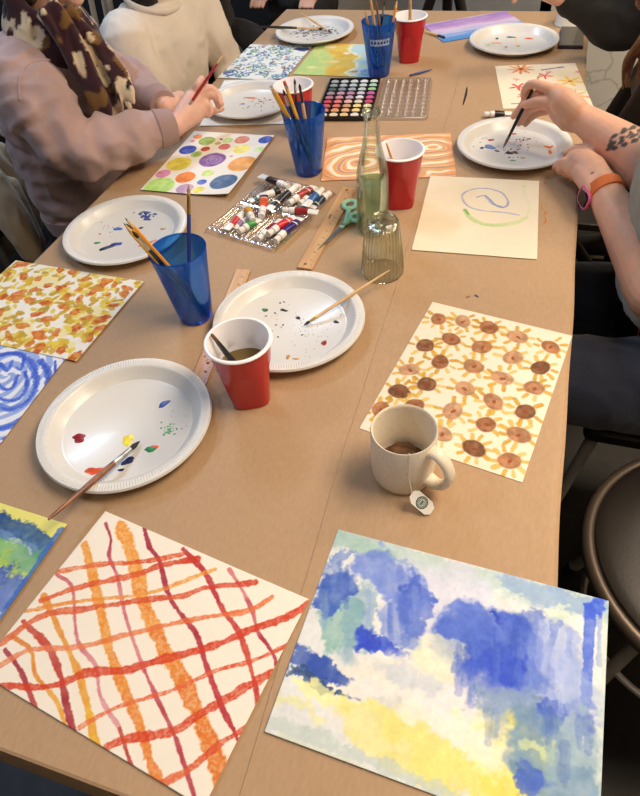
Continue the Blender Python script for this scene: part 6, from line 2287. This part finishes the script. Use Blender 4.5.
# black round stool, right
st = thing('stool', 'black round padded stool with metal rim right of the blue watercolour', 'stool', (.455, .665, 0))
MB().lathe([(.0005, .405), (.17, .402), (.222, .412), (.228, .428), (.222, .444), (.205, .452), (.15, .449), (.0005, .445)], 64).build('seat', M_blackseat, st)
g = MB()
g.rings([[((.231+.013*math.cos(b))*math.cos(a), (.231+.013*math.cos(b))*math.sin(a), (.424+.016*math.sin(b))) for b in [2*PI*j/12 for j in range(12)]] for a in [2*PI*k/72 for k in range(72)]], closed=True)
g.build('rim', M_tubem, st)
for k in range(4):
    a = PI/4+PI/2*k
    lg = MB().tube([(.13*math.cos(a), .13*math.sin(a), .402), (.245*math.cos(a), .245*math.sin(a), .008)], .0125, 14).build('leg', M_greym, st)
    MB().lathe([(.0005, 0), (.016, 0), (.016, .014), (.0005, .014)], 16, (.245*math.cos(a), .245*math.sin(a), 0)).build('foot_cap', M_rubber, lg)
g = MB()
g.rings([[((.19+.007*math.cos(b))*math.cos(a), (.19+.007*math.cos(b))*math.sin(a), .20+.007*math.sin(b)) for b in [2*PI*j/8 for j in range(8)]] for a in [2*PI*k/56 for k in range(56)]], closed=True)
g.build('foot_ring', M_greym, st)


def chair(label, x, y, rz, mf, ms, slats=0, top=.80, seat=.425, w=.40, mt=None, padded=True, group=None, back=True):
    """side chair facing local +x: seat, four legs, back posts, back panel or slats"""
    t = thing('chair', label, 'chair', (x, y, 0), rz, group)
    MB().box((0, 0, seat-.0175), (.40, w, .035), bev=.02).build('seat', ms, t)
    for sx in (-1, 1):
        for sy in (-1, 1):
            tx = .17*sx
            MB().tube([(tx, .17*sy, seat-.035), (tx+.045*sx, .185*sy, .0)], [.014, .012], 14).build('leg', mf, t)
    if not back:
        return t
    for sy in (-1, 1):
        MB().tube([(-.185, (w/2-.02)*sy, seat-.03), (-.20, (w/2-.02)*sy, (seat+top)/2), (-.235, (w/2-.02)*sy, top)], .014, 14, True).build('back_post', mf, t)
    if slats:
        MB().box((-.235, 0, top-.02), (.022, w-.02, .055), bev=.008).build('top_rail', mf, t)
        for k in range(slats):
            yy = -(w/2-.06)+(w-.12)*k/(slats-1)
            MB().loft([(V((-.19, yy, seat-.01)), V((0, .014, 0)), V((.006, 0, 0))), (V((-.205, yy, (seat+top)/2)), V((0, .015, 0)), V((.006, 0, 0))), (V((-.232, yy, top-.03)), V((0, .014, 0)), V((.006, 0, 0)))], 14, 4).build('slat', mf, t)
    else:
        MB().loft([(V((-.208, 0, seat+.10)), V((0, w/2-.03, 0)), V((.012, 0, 0))), (V((-.222, 0, (seat+top)/2+.06)), V((0, w/2-.025, 0)), V((.014, 0, 0))), (V((-.236, 0, top-.005)), V((0, w/2-.03, 0)), V((.012, 0, 0)))], 28, 5).build('backrest', ms, t)
    return t


chair('dark chair beneath the pink sweatshirt, a beige jacket over its back', -1.20, 1.34, 0.0, M_leg, M_blackseat, top=.665, w=.42)
chair('cream painted slat backed chair behind the patterned scarf', -1.90, 2.24, PI, M_chairw, M_chairw, slats=5, top=.96, w=.46)
chair('chair with steel legs beneath the grey T-shirt', .415, 1.125, PI, M_greym, M_blackseat, top=.78, w=.42)
chair('black stool chair at the far right under the black top', .665, 2.06, PI, M_blackseat, M_blackseat, top=.8)
chair('chair under the cream shirt', -1.28, 1.87, 0.0, M_leg, M_blackseat, top=.66, back=False)
chair('chair at the far table end under the orange top', -1.12, 3.24, -PI/2, M_chairw, M_chairw, top=.78, seat=.385, back=False)

# wooden stool under the dark figure
ws = thing('stool', 'brown wooden stool with arched side panels left of the far plate', 'stool', (-1.44, 2.64, 0))
MB().lathe([(.0005, .415), (.165, .415), (.175, .425), (.175, .440), (.165, .448), (.0005, .448)], 40).build('seat', M_stoolw, ws)
for k in range(4):
    a = PI/4+PI/2*k
    MB().tube([(.12*math.cos(a), .12*math.sin(a), .415), (.19*math.cos(a), .19*math.sin(a), 0)], [.020, .017], 14).build('leg', M_stoolw, ws)
for k in range(4):
    a, b = PI/4+PI/2*k, PI/4+PI/2*(k+1)
    f = .165
    MB().tube([(f*math.cos(a), f*math.sin(a), .16), (f*math.cos(b), f*math.sin(b), .16)], .010, 10).build('rung', M_stoolw, ws)

# beige jacket over the chair back
M_beige = mat('beige_jacket_cloth', (178, 158, 130), rough=.9, var=.05, vscale=10, bump=.3, bscale=260, sheen=.2)
jk = thing('jacket', 'beige jacket hung over the chair back at the left frame edge', 'jacket', (-1.47, 1.25, .40))
g = MB()
tail(g, [(-1.352, 1.30, .49), (-1.372, 1.295, .60), (-1.412, 1.29, .712), (-1.468, 1.292, .66), (-1.485, 1.30, .52), (-1.50, 1.30, .40)], .085, .013, (0, 1, 0))
limb(g, [V((-1.375, 1.225, .675)), V((-1.345, 1.205, .58)), V((-1.335, 1.20, .52)), V((-1.335, 1.20, .475))], [.036, .042, .036, .030], 18)
limb(g, [V((-1.365, 1.26, .64)), V((-1.345, 1.24, .55)), V((-1.345, 1.24, .48))], [.03, .034, .030], 18)
organic('cloth', g, .006, 3, M_beige, jk, folds(.006, (18, 18, 7), 74))

# black trestle frame beyond the far end
bs_ = thing('trestle', 'black metal frame standing against the grey wall beyond the far end', 'stand', (-.44, 3.05, 0))
for a, b in (((-.26, 0, .0), (.0, 0, .80)), ((.26, 0, 0), (.0, 0, .80)), ((.02, .10, 0), (.0, .02, .80))):
    MB().tube([a, b], .022, 12).build('leg', M_blackseat, bs_)
MB().box((0, .0, .81), (.34, .20, .03), bev=.01).build('top', M_blackseat, bs_)

# black folding chair between the two people on the right, with a slate cloth on it
fc = thing('folding_chair', 'black folding chair with sloping bars beyond the tattooed forearm', 'chair', (.36, 1.72, 0))
for yy in (1.66, 1.80):
    a, b = V((-.035, yy, .02)), V((.270, yy, .868))
    d = (b-a).normalized()
    n = V((0, 1, 0)).cross(d)
    bb = V((.42, yy+(.012 if yy < 1.7 else -.012), .02))
    tt_ = V((.065, yy+(.012 if yy < 1.7 else -.012), .46))
    for (p_, q_, w_) in ((a, b, .026), (bb, tt_, .016)):
        dd = (q_-p_).normalized()
        nn = V((0, 1, 0)).cross(dd)
        o_ = MB().rings([[c+nn*(w_*math.copysign(abs(math.cos(t))**.5, math.cos(t)))+V((0, .009*math.sin(t), 0)) for t in [2*PI*k/16 for k in range(16)]] for c in (p_, p_*.5+q_*.5, q_)]).build('side_bar', M_blackseat, fc, origin=fc.location)
MB().box((-.12, .01, .43), (.32, .115, .024), bev=.008).build('seat', M_blackseat, fc)
MB().loft([(V((-.132, .01, .79)), V((0, .058, 0)), V((.008, 0, .002))), (V((-.116, .01, .83)), V((0, .060, 0)), V((.010, 0, .002))), (V((-.098, .01, .885)), V((0, .058, 0)), V((.008, 0, .002)))], 24, 5).build('backrest', M_blackseat, fc)
M_slate = mat('slate_blue_cloth', (124, 134, 146), rough=.92, var=.1, vscale=14, bump=.35, bscale=260, sheen=.2)
ck = thing('sweater', 'slate blue sweater draped over the black folding chair', 'sweater', (.30, 1.73, .45))
g = MB()
tail(g, [(0.280, 1.73, .56), (0.293, 1.73, .70), (0.315, 1.73, .84), (0.340, 1.73, .93), (0.370, 1.73, .90), (0.395, 1.73, .80), (0.425, 1.73, .62), (0.445, 1.73, .50)], .10, .012, (0, 1, 0))
limb(g, [V((.352, 1.65, .86)), V((.345, 1.63, .74)), V((.345, 1.62, .58))], [.036, .042, .036], 18)
organic('cloth', g, .006, 3, M_slate, ck, folds(.006, (18, 18, 8), 84))
# ------------------------------------------------------------------ light
def area(name, loc, size, power, rgb, rot=(0, 0, 0), size_y=None):
    l = bpy.data.lights.new(name, 'AREA')
    l.energy = power
    l.color = tuple(lin1(c) for c in rgb)
    l.shape = 'RECTANGLE'
    l.size = size
    l.size_y = size_y or size
    o = bpy.data.objects.new(name, l)
    o.location = loc
    o.rotation_euler = rot
    COL.objects.link(o)
    return o


area('warm_lamp_right', (.80, .85, 2.40), .8, 46, (255, 233, 204), size_y=1.0)  # unseen warm source, set low to steepen its falloff towards the left
area('warm_fill_far', (.95, 2.35, 2.50), .7, 33, (255, 233, 204))  # unseen warm light added to brighten the far right end
area('ceiling_lamp_near', (.05, -.5, RH-.04), .5, 6, (255, 240, 222))
area('ceiling_lamp_left', (-1.75, 2.5, RH-.04), .35, 35, (198, 224, 255), size_y=1.0)
area('cool_fill_corner', (-2.1, .4, RH-.04), .5, 19, (192, 220, 255))  # unseen cool light added to offset the warm tint on the left
W = bpy.data.worlds.new('room_air')
SC.world = W
W.use_nodes = True
W.node_tree.nodes['Background'].inputs['Color'].default_value = (.9, .93, 1, 1)
W.node_tree.nodes['Background'].inputs['Strength'].default_value = .1
SC.view_settings.view_transform = 'Standard'
SC.view_settings.look = 'None'
SC.view_settings.gamma = 1
SC.view_settings.exposure = 0.0
SC.cycles.max_bounces = 10
SC.cycles.transparent_max_bounces = 24
SC.cycles.use_denoising = True
